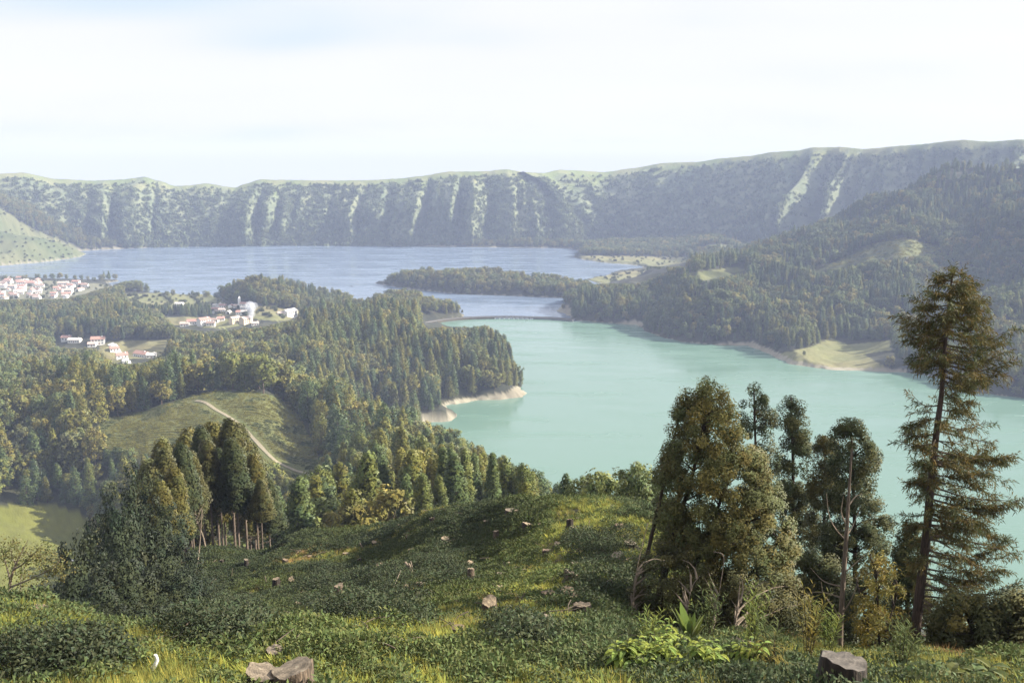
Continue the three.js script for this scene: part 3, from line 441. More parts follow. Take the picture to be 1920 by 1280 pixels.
{
  const r = rng(2024), occupied = (Z) => 1;
  for (let Z = 168; Z < 2920; ) {
    const step = Z < 700 ? 8.0 : Z < 1300 ? 8.8 : Z < 1900 ? 8.8 : 9.0;
    for (let x = -0.70 * Z; x < 0.70 * Z; x += step) {
      const px = x + (r() - 0.5) * step * 0.95, pz = -(Z + (r() - 0.5) * step * 0.95), y = heightAt(px, pz), q = r(), q2 = r(), q3 = r(), q4 = r();
      if (y < 1.0) continue;
      const [u, v] = pixelOf(px, y, pz); if (u < -330 || u > 2250) continue;
      const zn = zoneOf(px, y, pz); if (zn >= 0) continue;
      const [area, con, hc, hb, dens] = areaOf(u, v, -pz);
      if (q > dens) continue;
      if (area === 'shore' && noise(px / 40, pz / 40, 7.7) < 0.05) continue;
      if (-pz < 560 && u > 1130) { if (y < 3 || q > 0.75) continue; }
      if (-pz < 240 && u < 530) continue;
      const patch = noise(px / 70, pz / 70, 12.5) * 0.9 + noise(px / 23, pz / 23, 3.5) * 0.35, isC = q2 < con + patch || (area === 'spur' && u > 930);
      const kind = isC ? 'conifer' : 'broadleaf', edge = smooth(0, 6, y);
      woods.push({ x: px, y: y - 0.3, z: pz, kind, h: (isC ? hc * 1.28 : hb * 1.5) * (0.55 + 0.68 * ((q3 * 7.3) % 1)) * lerp(0.6, 1, edge), turn: q4 * 6.28, area, q: q3, tint: clamp(Math.floor((0.5 + 0.75 * noise(px / 34, pz / 34, 91.5) + (r() - 0.5) * 0.7) * 5), 0, 4), u, v }); const last = woods[woods.length - 1]; if (u > 1000 && -pz > 1100 && (last.tint === 4 || last.tint === 1 && !isC)) last.tint = isC ? 1 : 2; const full = last.h; last.h = keepOpen(last); if (last.h < 4 || (-pz < 420 && last.h < 0.62 * full)) woods.pop();
    }
    Z += step;
  }
}
// which of them show, nearest first
{
  woods.sort((a, b) => b.z - a.z);
  const bins = new Float32Array(1000).fill(9999), ground = (u0, Z) => 0;
  for (const t of woods) {
    const [u1, v1] = pixelOf(t.x, t.y + t.h, t.z), px = t.h * F / -t.z; t.top = v1; t.px = px;
    // hidden behind land?
    let hidden = false; { const s = t.x / -t.z, sl = (t.y + t.h * 0.75 - EYE) / -t.z; for (let Z = 12; Z < -t.z - 8; Z *= 1.035) if (heightAt(s * Z, -Z) > EYE + sl * Z + 0.3) { hidden = true; break; } }
    const b = clamp(Math.round(u1 / 2), 0, 999), w = clamp(Math.round(px * 0.06), 0, 12); let seen = 0, n = 0;
    for (let k = Math.max(0, b - w); k <= Math.min(999, b + w); k++) { n++; seen += clamp((bins[k] - v1) / px, 0, 1); bins[k] = Math.min(bins[k], v1 + px * 0.18); }
    t.seen = hidden || u1 < -10 || u1 > 1930 || v1 > 1290 ? 0 : seen / n;
  }
}
const PLACES = { // area: [right limit in the photograph, place] from left to right
  spur: [[640, 'past the felled crest near the track foot'], [760, 'in the dark dip past the felled crest'], [880, 'between felled crest and small sand spit'], [980, 'on the slope reaching down to the green lake'], [9999, 'on the lake slope next to the crest']],
  hollow: [[120, 'at the valley edge of the pasture'], [260, 'in the shaded valley wood beside the pasture'], [9999, 'in the valley wood below the bracken hill']],
  bank: [[70, 'on the bank above the pasture, left edge'], [150, 'on the middle of the bank above the pasture'], [9999, 'on the bank where it meets the bracken hill']],
  top: [[440, 'behind the top of the bracken hill'], [540, 'behind the bright shoulder of the bracken hill'], [9999, 'right of the bracken hill above the track']],
  headland: [[700, 'on the inland part of the wooded headland'], [850, 'on the middle of the wooded headland'], [9999, 'on the tip of the wooded headland over the beach']],
  plain: [[150, 'in the wide wood below the lone red roof'], [330, 'in the wood right before the farmhouses'], [9999, 'in the wide wood behind the bracken hill']],
  village: [[300, 'between the farm field and the lakeside fields'], [9999, 'in the wood below the village houses']], knoll: [[9999, 'on the wooded knoll by the blue lake']], causeway: [[9999, 'on the wooded bump at the left end of the bridge']], spit: [[9999, 'on the long wooded spit in the blue lake']],
  mountain: [[9999, 'on the wooded mountain side above the green lake']], upper: [[9999, 'on the hazy upper mountain side']], shore: [[9999, 'on the far shore of the blue lake']], foot: [[9999, 'at the foot of the far crater wall']],
};
const TINT_WORD = { conifer: ['green', 'blue green', 'olive', 'very dark', 'golden olive'], broadleaf: ['leaf green', 'olive', 'deep green', 'yellowish', 'grey green'] };
const KIND_WORD = { conifer: ['conifer_tree'], broadleaf: ['broadleaf_tree'] };
const BASE_H = { conifer: 22, broadleaf: 13 };
function plantTree(t, label, group, set = fine) {
  const shapes = set[t.kind], sh = shapes[Math.floor(t.q * 997) % shapes.length], g = new THREE.Group(), k = t.h / BASE_H[t.kind];
  part('trunk', sh.trunk, t.bark ?? (t.kind === 'conifer' ? BARK.red : BARK.grey), g);
  part('crown', sh.crown, CROWN[t.kind][t.tint], g);
  g.position.set(t.x, t.y, t.z); g.rotation.y = t.turn; const w = k * (t.wide ?? (0.8 + 0.5 * ((t.q * 13) % 1))); g.scale.set(w, k, w);
  top(g, KIND_WORD[t.kind][0]); return tag(g, label, 'tree', group);
}
{
  const heroes = new Set();
  for (const kind of ['conifer', 'broadleaf']) woods.filter((t) => t.kind === kind && t.seen > 0.12).sort((a, b) => b.px * Math.min(1, b.seen * 2) - a.px * Math.min(1, a.seen * 2)).slice(0, kind === 'conifer' ? 255 : 265).forEach((t) => heroes.add(t));
  for (const t of heroes) {
    const where = PLACES[t.area].find((q) => t.u < q[0])[1], small = t.h < (t.kind === 'conifer' ? 22 : 15) ? 'low' : t.h > (t.kind === 'conifer' ? 28 : 20) ? 'tall' : 'mid sized', label = `${small} ${TINT_WORD[t.kind][t.tint]} ${t.kind === 'conifer' ? 'conifer' : 'broadleaf tree'} ${where}`;
    plantTree(t, label, `${t.kind === 'conifer' ? 'conifers' : 'broadleaf trees'} ${where}`, -t.z < 470 ? fine : far);
  }
  // all the rest: uncountable forest, one mass of each shape
  const m = new THREE.Matrix4(), q = new THREE.Quaternion(), up = V(0, 1, 0), col = new THREE.Color(), rest = woods.filter((t) => !heroes.has(t));
  const masses = new Map();
  for (const t of rest) { const near = -t.z < 520 ? fine : far, n = Math.floor(t.q * 997) % 6, key = `${t.kind}${near === fine}${n}`; if (!masses.has(key)) masses.set(key, { sh: near[t.kind][n], kind: t.kind, list: [] }); masses.get(key).list.push(t); }
  for (const { sh, kind, list } of masses.values()) {
    const forest = new THREE.Group(); tag(forest, kind === 'conifer' ? 'mass of dark conifers covering the woods round the lakes' : 'mass of round broadleaf trees covering the woods round the lakes', 'forest', 'forest round the lakes', 'stuff');
    const crowns = new THREE.InstancedMesh(sh.crown, whiteLeaf, list.length), trunks = new THREE.InstancedMesh(sh.trunk, kind === 'conifer' ? BARK.red : BARK.grey, list.length);
    list.forEach((t, i) => {
      const k = t.h / BASE_H[kind], w = k * (0.8 + 0.5 * ((t.q * 13) % 1)); m.compose(V(t.x, t.y, t.z), q.setFromEuler(new THREE.Euler(0.07 * Math.sin(t.turn * 5), t.turn, 0.07 * Math.cos(t.turn * 7))), V(w, k, w)); crowns.setMatrixAt(i, m); trunks.setMatrixAt(i, m);
      const c = TINTS[kind][t.tint], f = 0.85 + 0.3 * ((t.q * 29) % 1); crowns.setColorAt(i, col.setRGB(c[0] * f, c[1] * f, c[2] * f));
    });
    crowns.name = 'crowns'; trunks.name = 'trunks'; crowns.userData.kind = trunks.userData.kind = 'stuff'; forest.add(crowns, trunks); top(forest, 'forest');
  }
  console.log('woods', woods.length, 'singled out', heroes.size, 'farthest', Math.max(...[...heroes].map((t) => -t.z)));
}
// scrub on the crater wall: too far to count
{
  const r = rng(77), bush = broadleafShape(91, { H: 5, R: 3.4, from: 0.02, lobes: 5, per: 5, each: 12, size: 0.8, rad: 1.0 }), N = 15000, im = new THREE.InstancedMesh(bush.crown, whiteLeaf, N), m = new THREE.Matrix4(), q = new THREE.Quaternion(), c = new THREE.Color();
  for (let i = 0; i < N; i++) {
    const k = 0.1 + 0.8 * r(), t = Math.pow(r(), 1.15) * 0.93, p = wallSpot(k, t), s = 0.8 + 1.3 * r() * (1 - 0.55 * t), f = 0.75 + 0.5 * r();
    m.compose(p.add(V(0, -1.2, 0)), q.setFromAxisAngle(V(0, 1, 0), r() * 6.28), V(s, s * (0.8 + 0.8 * r()), s)); im.setMatrixAt(i, m); im.setColorAt(i, c.setRGB(0.15 * f, 0.178 * f, 0.088 * f));
  }
  tag(top(im, 'scrub'), 'dense scrub and small trees clinging to the crater wall', 'scrub', null, 'stuff');
}
// ------------------------------------------------------------------ the hill goes on behind the photographer
{
  const pos = [], idx = [], n = 24, m = 40;
  for (let j = 0; j <= n; j++) for (let i = 0; i <= m; i++) { const x = (i / m * 2 - 1) * (8 + 260 * j / n), z = -4.6 + 240 * j / n * (0.4 + 0.6 * j / n) , y = 257.3 - 0.6 * smooth(0, 1, j) + 26 * Math.pow(j / n, 1.3) + (j ? 0.6 * fbm(x / 12, z / 12, 2, 3) : 0) - Math.max(0, Math.abs(x) - 60) * 0.25; pos.push(x, j ? y : heightAt(clamp(x, -3.3, 3.3), -4.6) - 0.05, z); }
  for (let j = 0; j < n; j++) for (let i = 0; i < m; i++) { const a = j * (m + 1) + i, b = a + 1, c = a + m + 1, d = c + 1; idx.push(a, b, c, b, d, c); }
  const g = new THREE.BufferGeometry(); g.setAttribute('position', new THREE.Float32BufferAttribute(pos, 3)); g.setIndex(idx); g.computeVertexNormals();
  structure('hilltop', g, new THREE.MeshStandardMaterial({ color: lin(0.07, 0.07, 0.03), roughness: 1 }), 'hill behind the viewpoint');
}
// ------------------------------------------------------------------ trees placed one by one
const treeTop = (u, vTop, Z) => { const p = spot(u, vTop, Z), g = heightAt(p.x, p.z); return { x: p.x, y: g - 0.3, z: p.z, h: Math.max(3, p.y - g + 0.3) }; };
// conifers with long bare poles, standing along the far edge of the felled spur
const poles = [0, 1, 2].map((i) => coniferShape(131 + i, { H: 22, R: 3.6 + 0.5 * i, from: 0.46 + 0.06 * i, clumps: 190, each: 100, size: 0.22, rad: 1.0, power: 0.5 + 0.1 * i, trunkR: 0.24, dead: 16 }));
{
  const poleLeaf = { 0: leafMat(0.05, 0.062, 0.026), 2: leafMat(0.078, 0.078, 0.028), 4: leafMat(0.105, 0.10, 0.030) }, r = rng(404), list = [[318, 838, 132], [346, 818, 138], [372, 804, 130], [398, 794, 141], [428, 788, 132], [452, 802, 139], [476, 856, 129], [500, 895, 136], [336, 856, 126], [362, 832, 148], [388, 826, 124], [412, 814, 152], [438, 826, 124], [462, 866, 149], [486, 904, 123], [302, 868, 138], [288, 881, 145], [408, 846, 127], [350, 811, 159], [470, 837, 158], [300, 848, 112], [318, 881, 104], [336, 834, 117], [290, 906, 98], [352, 848, 120], [276, 876, 111], [308, 826, 124], [330, 906, 105], [268, 905, 110], [282, 868, 118]];
  const side = ['first from the hollow', 'tall', 'slightly leaning'];
  list.forEach(([u, v, Z], i) => {
    const t = { ...treeTop(u, v, Z), kind: 'conifer', turn: r() * 6, q: 0, tint: [2, 4, 0, 4, 2][i % 5] }, g = new THREE.Group(), sh = poles[i % 3], k = t.h / 22;
    part('trunk', sh.trunk, BARK.grey, g); part('crown', sh.crown, poleLeaf[t.tint], g); const w = clamp(k, 0.55, 1); g.position.set(t.x, t.y, t.z); g.rotation.y = t.turn; g.scale.set(w, k, w); top(g, 'pole_conifer');
    const tintName = t.tint === 4 ? 'golden olive' : t.tint === 2 ? 'olive brown' : 'dark green'; const wh = u < 340 ? 'at the hollow end' : u < 440 ? 'in the middle' : 'at the track end'; tag(g, `${tintName} bare poled conifer ${wh} of the clump past the felled slope`, 'tree', 'pole conifers past the felled slope');  // colour word taken from the leaf tint of the crown
  });
}
// dark evergreen trees tumbling into the hollow on the left
{
  const r = rng(88), list = [[168, 1050, 56], [186, 1005, 68], [206, 968, 78], [236, 925, 90], [262, 895, 101], [196, 1062, 60], [228, 1030, 66], [258, 985, 78], [284, 950, 88], [246, 1078, 58], [276, 1050, 65], [296, 1010, 76], [166, 1105, 49], [205, 1110, 50], [300, 1085, 60], [178, 1090, 52], [255, 1120, 52], [288, 1130, 50], [225, 1140, 46], [185, 1145, 45]];
  const deep = leafMat(0.025, 0.035, 0.019, 0.15), deep2 = leafMat(0.033, 0.041, 0.021, 0.15), ev = [0, 1, 2].map((i) => broadleafShape(171 + i, { H: 13, R: 4.4, from: 0.1, lobes: 18, per: 13, each: 84, size: 0.14, rad: 0.85, tall: 1.2 }));  // leaves dark by species, darkened further to paint in the hollow shade
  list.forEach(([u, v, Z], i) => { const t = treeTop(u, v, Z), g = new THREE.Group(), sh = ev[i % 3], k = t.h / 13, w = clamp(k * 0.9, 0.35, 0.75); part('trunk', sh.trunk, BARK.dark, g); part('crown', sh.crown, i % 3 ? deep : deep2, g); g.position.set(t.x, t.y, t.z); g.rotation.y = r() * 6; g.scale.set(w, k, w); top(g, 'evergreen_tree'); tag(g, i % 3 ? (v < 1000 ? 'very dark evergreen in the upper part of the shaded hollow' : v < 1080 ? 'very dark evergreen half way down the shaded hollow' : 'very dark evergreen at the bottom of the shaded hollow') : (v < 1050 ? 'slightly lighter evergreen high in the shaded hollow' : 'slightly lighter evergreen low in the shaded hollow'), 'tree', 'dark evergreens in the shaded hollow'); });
}
// trees that look over the crest of the spur
[[1066, 893, 100, 'conifer', 3, 'narrow cone shaped conifer alone behind the crest, the one farther from the white stake'], [1090, 896, 97, 'conifer', 0, 'narrow cone shaped conifer alone behind the crest, the one nearer to the white stake'], [1158, 880, 84, 'broadleaf', 2, 'dark rounded tree behind the crest beside the white stake'], [1212, 898, 80, 'broadleaf', 2, 'lower dark rounded tree behind the crest next to the leaning thicket'], [1130, 905, 88, 'broadleaf', 0, 'small dark bushy tree peeping over the crest'],
  [640, 868, 240, 'conifer', 2, 'broad olive conifer just past the felled crest, wider than its neighbours'], [595, 880, 230, 'conifer', 0, 'dark conifer just past the felled crest at the end of the track'], [668, 900, 220, 'conifer', 4, 'golden olive conifer just past the felled crest'], [770, 872, 200, 'conifer', 0, 'tall dark conifer standing over the felled crest'], [985, 905, 120, 'conifer', 2, 'olive conifer standing right behind the highest stretch of the crest'],
].forEach(([u, v, Z, kind, tint, label], i) => { const t = { ...treeTop(u, v, Z), kind, tint, turn: i * 1.7, q: (i * 0.13) % 1, wide: kind === 'conifer' ? 1.0 : 0.9 }; plantTree(t, label, null); });

// ---- close trees on the right, each shaped from its own outline
const close = (u, v, Z, base) => spot(u, v, Z).sub(base);
function outlineTree({ base, Z, depth, outline, clumps, each, size, rad, mat, barkMat, stems, name, label, seed, leafy, twigs = 0.35, tone = 0.35, gaps = 0 }) {
  Z *= 0.76; depth *= 0.76; size *= 0.8; rad *= 0.78;
  const r = rng(seed), L = new Leaves(), wood = [], b = spot(base[0], base[1], Z); b.y = heightAt(b.x, b.z) - 0.1;
  const us = outline.map((q) => q[0]), vs = outline.map((q) => q[1]), u0 = Math.min(...us), u1 = Math.max(...us), v0 = Math.min(...vs), v1 = Math.max(...vs), cu = (u0 + u1) / 2;
  const lines = stems.map((st) => { const pts = st.path.map(([u, v, dz = 0]) => close(u, v, Z + dz, b)); if (st.root !== false) { pts[0].y = Math.min(pts[0].y, heightAt(pts[0].x + b.x, pts[0].z + b.z) - b.y - 0.25); } wood.push(limb(pts, st.r * 0.8, st.r * 0.2 + 0.006, 8, 14)); return new THREE.CatmullRomCurve3(pts).getPoints(24); });
  const axis = V(0, 0, 0); let made = 0, tries = 0;
  const edge = (u, v) => { let d = 1e9; for (let i = 0, j = outline.length - 1; i < outline.length; j = i++) { const [ax, ay] = outline[j], [bx, by] = outline[i], ex = bx - ax, ey = by - ay, t = clamp(((u - ax) * ex + (v - ay) * ey) / (ex * ex + ey * ey), 0, 1); d = Math.min(d, Math.hypot(u - ax - ex * t, v - ay - ey * t)); } return d; };
  while (made < clumps && tries++ < clumps * 40) {
    const u = lerp(u0, u1, r()), v = lerp(v0, v1, r()); if (!inside(outline, u, v)) continue;
    if (gaps && noise(u / 34, v / 34, seed * 0.13) < -0.25 + gaps * 0.2 && r() < 0.85) continue;
    const reach = Math.min(1, edge(u, v) / (0.45 * (u1 - u0) + 1)) , dz = (r() * 2 - 1) * depth * Math.sqrt(Math.max(0.06, reach)), c = close(u, v, Z + dz, b), f = 0.8 + 0.4 * r(), warm = r();
    const k = [f * (0.9 + tone * warm), f, f * (1.1 - 0.3 * warm)], mid = close(cu, v, Z, b), out = c.clone().sub(mid).normalize(); out.y += 0.2;
    if (leafy) for (let i = 0; i < each; i++) { const d = sphereDir(r); d.y += leafy.up ?? 0.2; d.x += leafy.sway ?? 0; d.normalize(); const o = c.clone().addScaledVector(sphereDir(r), rad * r()), nn = out.clone().add(sphereDir(r).multiplyScalar(0.9)).normalize(), ff = 0.75 + 0.5 * r(); L.leaf(o, d, nn, size * (0.7 + 0.6 * r()), size * leafy.w, k.map((q) => q * ff), leafy.droop ?? 0.15); }
    else clump(L, c, rad * (0.6 + 0.6 * r()), each, size, k, r, 0.4, out);
    if (r() < twigs) { let best = null, bd = 1e9; for (const ln of lines) for (const q of ln) { const d = q.distanceToSquared(c) + (q.y > c.y - 0.2 ? 4 : 0); if (d < bd) { bd = d; best = q; } } if (bd < depth * depth * 3) wood.push(limb([best, best.clone().lerp(c, 0.5).add(V((r() - 0.5) * 0.3, 0.12 + (r() - 0.5) * 0.2, (r() - 0.5) * 0.3)), c], 0.035, 0.008, 4, 3)); }
    made++;
  }
  const g = new THREE.Group(); part('trunk', mergeGeometries(wood), barkMat, g); part('crown', L.build(), mat, g); g.position.copy(b); top(g, name); return tag(g, label, 'tree');
}
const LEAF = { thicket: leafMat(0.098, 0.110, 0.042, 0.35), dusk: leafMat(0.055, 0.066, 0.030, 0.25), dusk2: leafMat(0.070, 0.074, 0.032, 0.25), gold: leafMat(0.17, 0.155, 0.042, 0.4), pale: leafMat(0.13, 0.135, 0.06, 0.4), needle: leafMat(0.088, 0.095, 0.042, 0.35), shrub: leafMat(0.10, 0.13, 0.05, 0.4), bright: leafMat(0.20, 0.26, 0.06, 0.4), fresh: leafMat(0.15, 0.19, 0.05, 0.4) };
outlineTree({ seed: 501, name: 'leaning_tree', label: 'big many stemmed leaning tree with dense small olive leaves at the head of the slope', base: [1262, 1178], Z: 41, depth: 3.0, clumps: 960, each: 115, size: 0.056, rad: 0.36, mat: LEAF.thicket, barkMat: BARK.dark, tone: 0.5, gaps: 0.5, twigs: 0.3,
  outline: [[1322, 712], [1350, 728], [1372, 762], [1386, 800], [1392, 828], [1424, 846], [1452, 890], [1470, 930], [1462, 960], [1486, 985], [1496, 1030], [1478, 1062], [1490, 1100], [1450, 1130], [1400, 1140], [1350, 1120], [1310, 1090], [1270, 1050], [1236, 1000], [1226, 940], [1232, 880], [1250, 850], [1262, 800], [1270, 765], [1290, 735], [1305, 745]],
  stems: [{ r: 0.11, path: [[1196, 1150], [1212, 1050], [1240, 930], [1262, 830], [1282, 750]] }, { r: 0.13, path: [[1222, 1165, -0.6], [1252, 1040], [1290, 920], [1318, 810], [1326, 730]] }, { r: 0.14, path: [[1262, 1178], [1298, 1080], [1344, 960], [1376, 860]] }, { r: 0.12, path: [[1290, 1180, 0.8], [1340, 1080], [1400, 980], [1440, 900]] }, { r: 0.10, path: [[1318, 1180, -1], [1380, 1110], [1440, 1040], [1476, 1000]] }, { r: 0.09, path: [[1236, 1170, 1], [1246, 1100], [1262, 1000], [1276, 900]] }] });
outlineTree({ seed: 502, name: 'thicket', label: 'low dark thicket with pale bare twigs under the leaning tree', base: [1300, 1190], Z: 39, depth: 2.2, clumps: 460, each: 90, size: 0.055, rad: 0.34, mat: LEAF.dusk2, barkMat: BARK.pale, gaps: 0.8, twigs: 0.2,
  outline: [[1190, 1060], [1230, 1020], [1290, 1040], [1350, 1070], [1420, 1080], [1500, 1090], [1520, 1150], [1480, 1200], [1380, 1190], [1280, 1190], [1200, 1175], [1180, 1120]],
  stems: [{ r: 0.02, path: [[1182, 1150, -0.6], [1196, 1060, -0.6], [1215, 980, -0.6]] }, { r: 0.02, path: [[1330, 1180, -1.4], [1352, 1090, -1.4], [1356, 1040, -1.2], [1338, 1034, -1]] }, { r: 0.02, path: [[1375, 1190, -1.6], [1388, 1130, -1.6], [1410, 1105, -1.5], [1434, 1090, -1.4]] }, { r: 0.02, path: [[1284, 1140, -1.4], [1298, 1100, -1.4], [1312, 1080, -1.3]] }] });
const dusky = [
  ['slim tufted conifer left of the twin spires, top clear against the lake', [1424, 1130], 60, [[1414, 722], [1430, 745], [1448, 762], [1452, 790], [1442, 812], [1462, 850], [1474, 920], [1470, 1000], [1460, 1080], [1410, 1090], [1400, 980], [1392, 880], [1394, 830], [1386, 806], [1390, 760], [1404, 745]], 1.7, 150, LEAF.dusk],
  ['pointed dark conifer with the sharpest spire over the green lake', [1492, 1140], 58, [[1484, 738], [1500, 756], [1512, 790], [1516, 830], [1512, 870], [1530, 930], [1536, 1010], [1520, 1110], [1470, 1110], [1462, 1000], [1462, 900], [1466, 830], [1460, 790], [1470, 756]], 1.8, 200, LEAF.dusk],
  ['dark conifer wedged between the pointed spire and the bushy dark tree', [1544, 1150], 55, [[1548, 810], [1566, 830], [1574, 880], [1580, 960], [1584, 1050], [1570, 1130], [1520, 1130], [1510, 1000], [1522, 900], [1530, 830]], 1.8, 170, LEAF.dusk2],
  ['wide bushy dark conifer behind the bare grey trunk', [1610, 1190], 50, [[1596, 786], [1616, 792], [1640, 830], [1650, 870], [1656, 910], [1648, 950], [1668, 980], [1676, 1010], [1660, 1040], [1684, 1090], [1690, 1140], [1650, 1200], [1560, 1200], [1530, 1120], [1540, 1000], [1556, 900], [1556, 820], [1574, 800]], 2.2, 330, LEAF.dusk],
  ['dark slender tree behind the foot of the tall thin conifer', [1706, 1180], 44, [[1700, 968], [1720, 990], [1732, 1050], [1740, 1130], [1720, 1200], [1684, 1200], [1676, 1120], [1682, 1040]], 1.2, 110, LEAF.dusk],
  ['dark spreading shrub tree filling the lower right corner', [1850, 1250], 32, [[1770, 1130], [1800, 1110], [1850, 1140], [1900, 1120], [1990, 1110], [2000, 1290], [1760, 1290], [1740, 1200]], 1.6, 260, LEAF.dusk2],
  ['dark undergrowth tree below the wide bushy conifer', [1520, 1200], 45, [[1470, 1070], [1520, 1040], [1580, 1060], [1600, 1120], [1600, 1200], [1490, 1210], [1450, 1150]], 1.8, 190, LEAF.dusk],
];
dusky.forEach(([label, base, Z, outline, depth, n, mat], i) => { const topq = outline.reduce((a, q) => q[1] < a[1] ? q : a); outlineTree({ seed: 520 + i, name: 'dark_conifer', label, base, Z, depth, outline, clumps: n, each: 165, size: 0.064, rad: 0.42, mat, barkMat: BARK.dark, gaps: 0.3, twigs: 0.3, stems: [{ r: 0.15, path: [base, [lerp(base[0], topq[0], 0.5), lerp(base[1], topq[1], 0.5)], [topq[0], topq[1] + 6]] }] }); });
outlineTree({ seed: 540, name: 'young_tree', label: 'yellow green young tree with feathery leaves between the bare trunk and the tall conifer', base: [1650, 1245], Z: 32, depth: 0.9, clumps: 170, each: 34, size: 0.16, rad: 0.22, leafy: { w: 0.2, up: 0.35, droop: 0.3 }, mat: LEAF.gold, barkMat: BARK.dark, gaps: 0.6,
  outline: [[1636, 1036], [1660, 1044], [1690, 1090], [1704, 1140], [1706, 1200], [1690, 1250], [1606, 1250], [1596, 1180], [1604, 1110], [1618, 1060]], stems: [{ r: 0.05, path: [[1650, 1245], [1648, 1150], [1640, 1060]] }, { r: 0.03, path: [[1652, 1230], [1672, 1150], [1688, 1100]] }, { r: 0.03, path: [[1648, 1235], [1624, 1160], [1612, 1110]] }] });
// bare grey trunk with pale dead limbs
{
  const b = spot(1575, 1238, 26.5); b.y = heightAt(b.x, b.z) - 0.1; const P = (u, v, dz = 0) => close(u, v, 26.5 + dz * 0.8, b), g = new THREE.Group();
  part('trunk', limb([V(0, -0.3, 0), P(1578, 1150), P(1588, 1000), P(1592, 930), P(1598, 840)], 0.10, 0.025, 9, 18), BARK.grey, g);
  const limbs = [[[1584, 1010], [1570, 995, -0.3], [1556, 970, -0.4], [1550, 925, -0.3]], [[1588, 1005], [1600, 985, 0.3], [1614, 950, 0.4]], [[1588, 985], [1578, 960, -0.2], [1582, 930, -0.2]], [[1582, 1075], [1600, 1060, 0.2], [1626, 1036, 0.4]], [[1580, 1150], [1596, 1125, -0.3], [1608, 1090, -0.4], [1602, 1075, -0.4]], [[1576, 1165], [1562, 1135, -0.4], [1545, 1115, -0.5], [1540, 1090, -0.6]], [[1578, 1120], [1540, 1110, 0.4], [1500, 1114, 0.7]], [[1590, 950], [1606, 930, 0.2], [1618, 926, 0.3]], [[1580, 1100], [1546, 1090, 0.4], [1520, 1064, 0.6]]];
  for (const q of limbs) part('dead_limb', limb(q.map((a) => P(...a)), 0.027, 0.006, 5, 8), BARK.pale, g);
  g.position.copy(b); top(g, 'dead_tree'); tag(g, 'bare grey trunk with pale forked dead limbs in front of the dark conifers', 'tree');
}
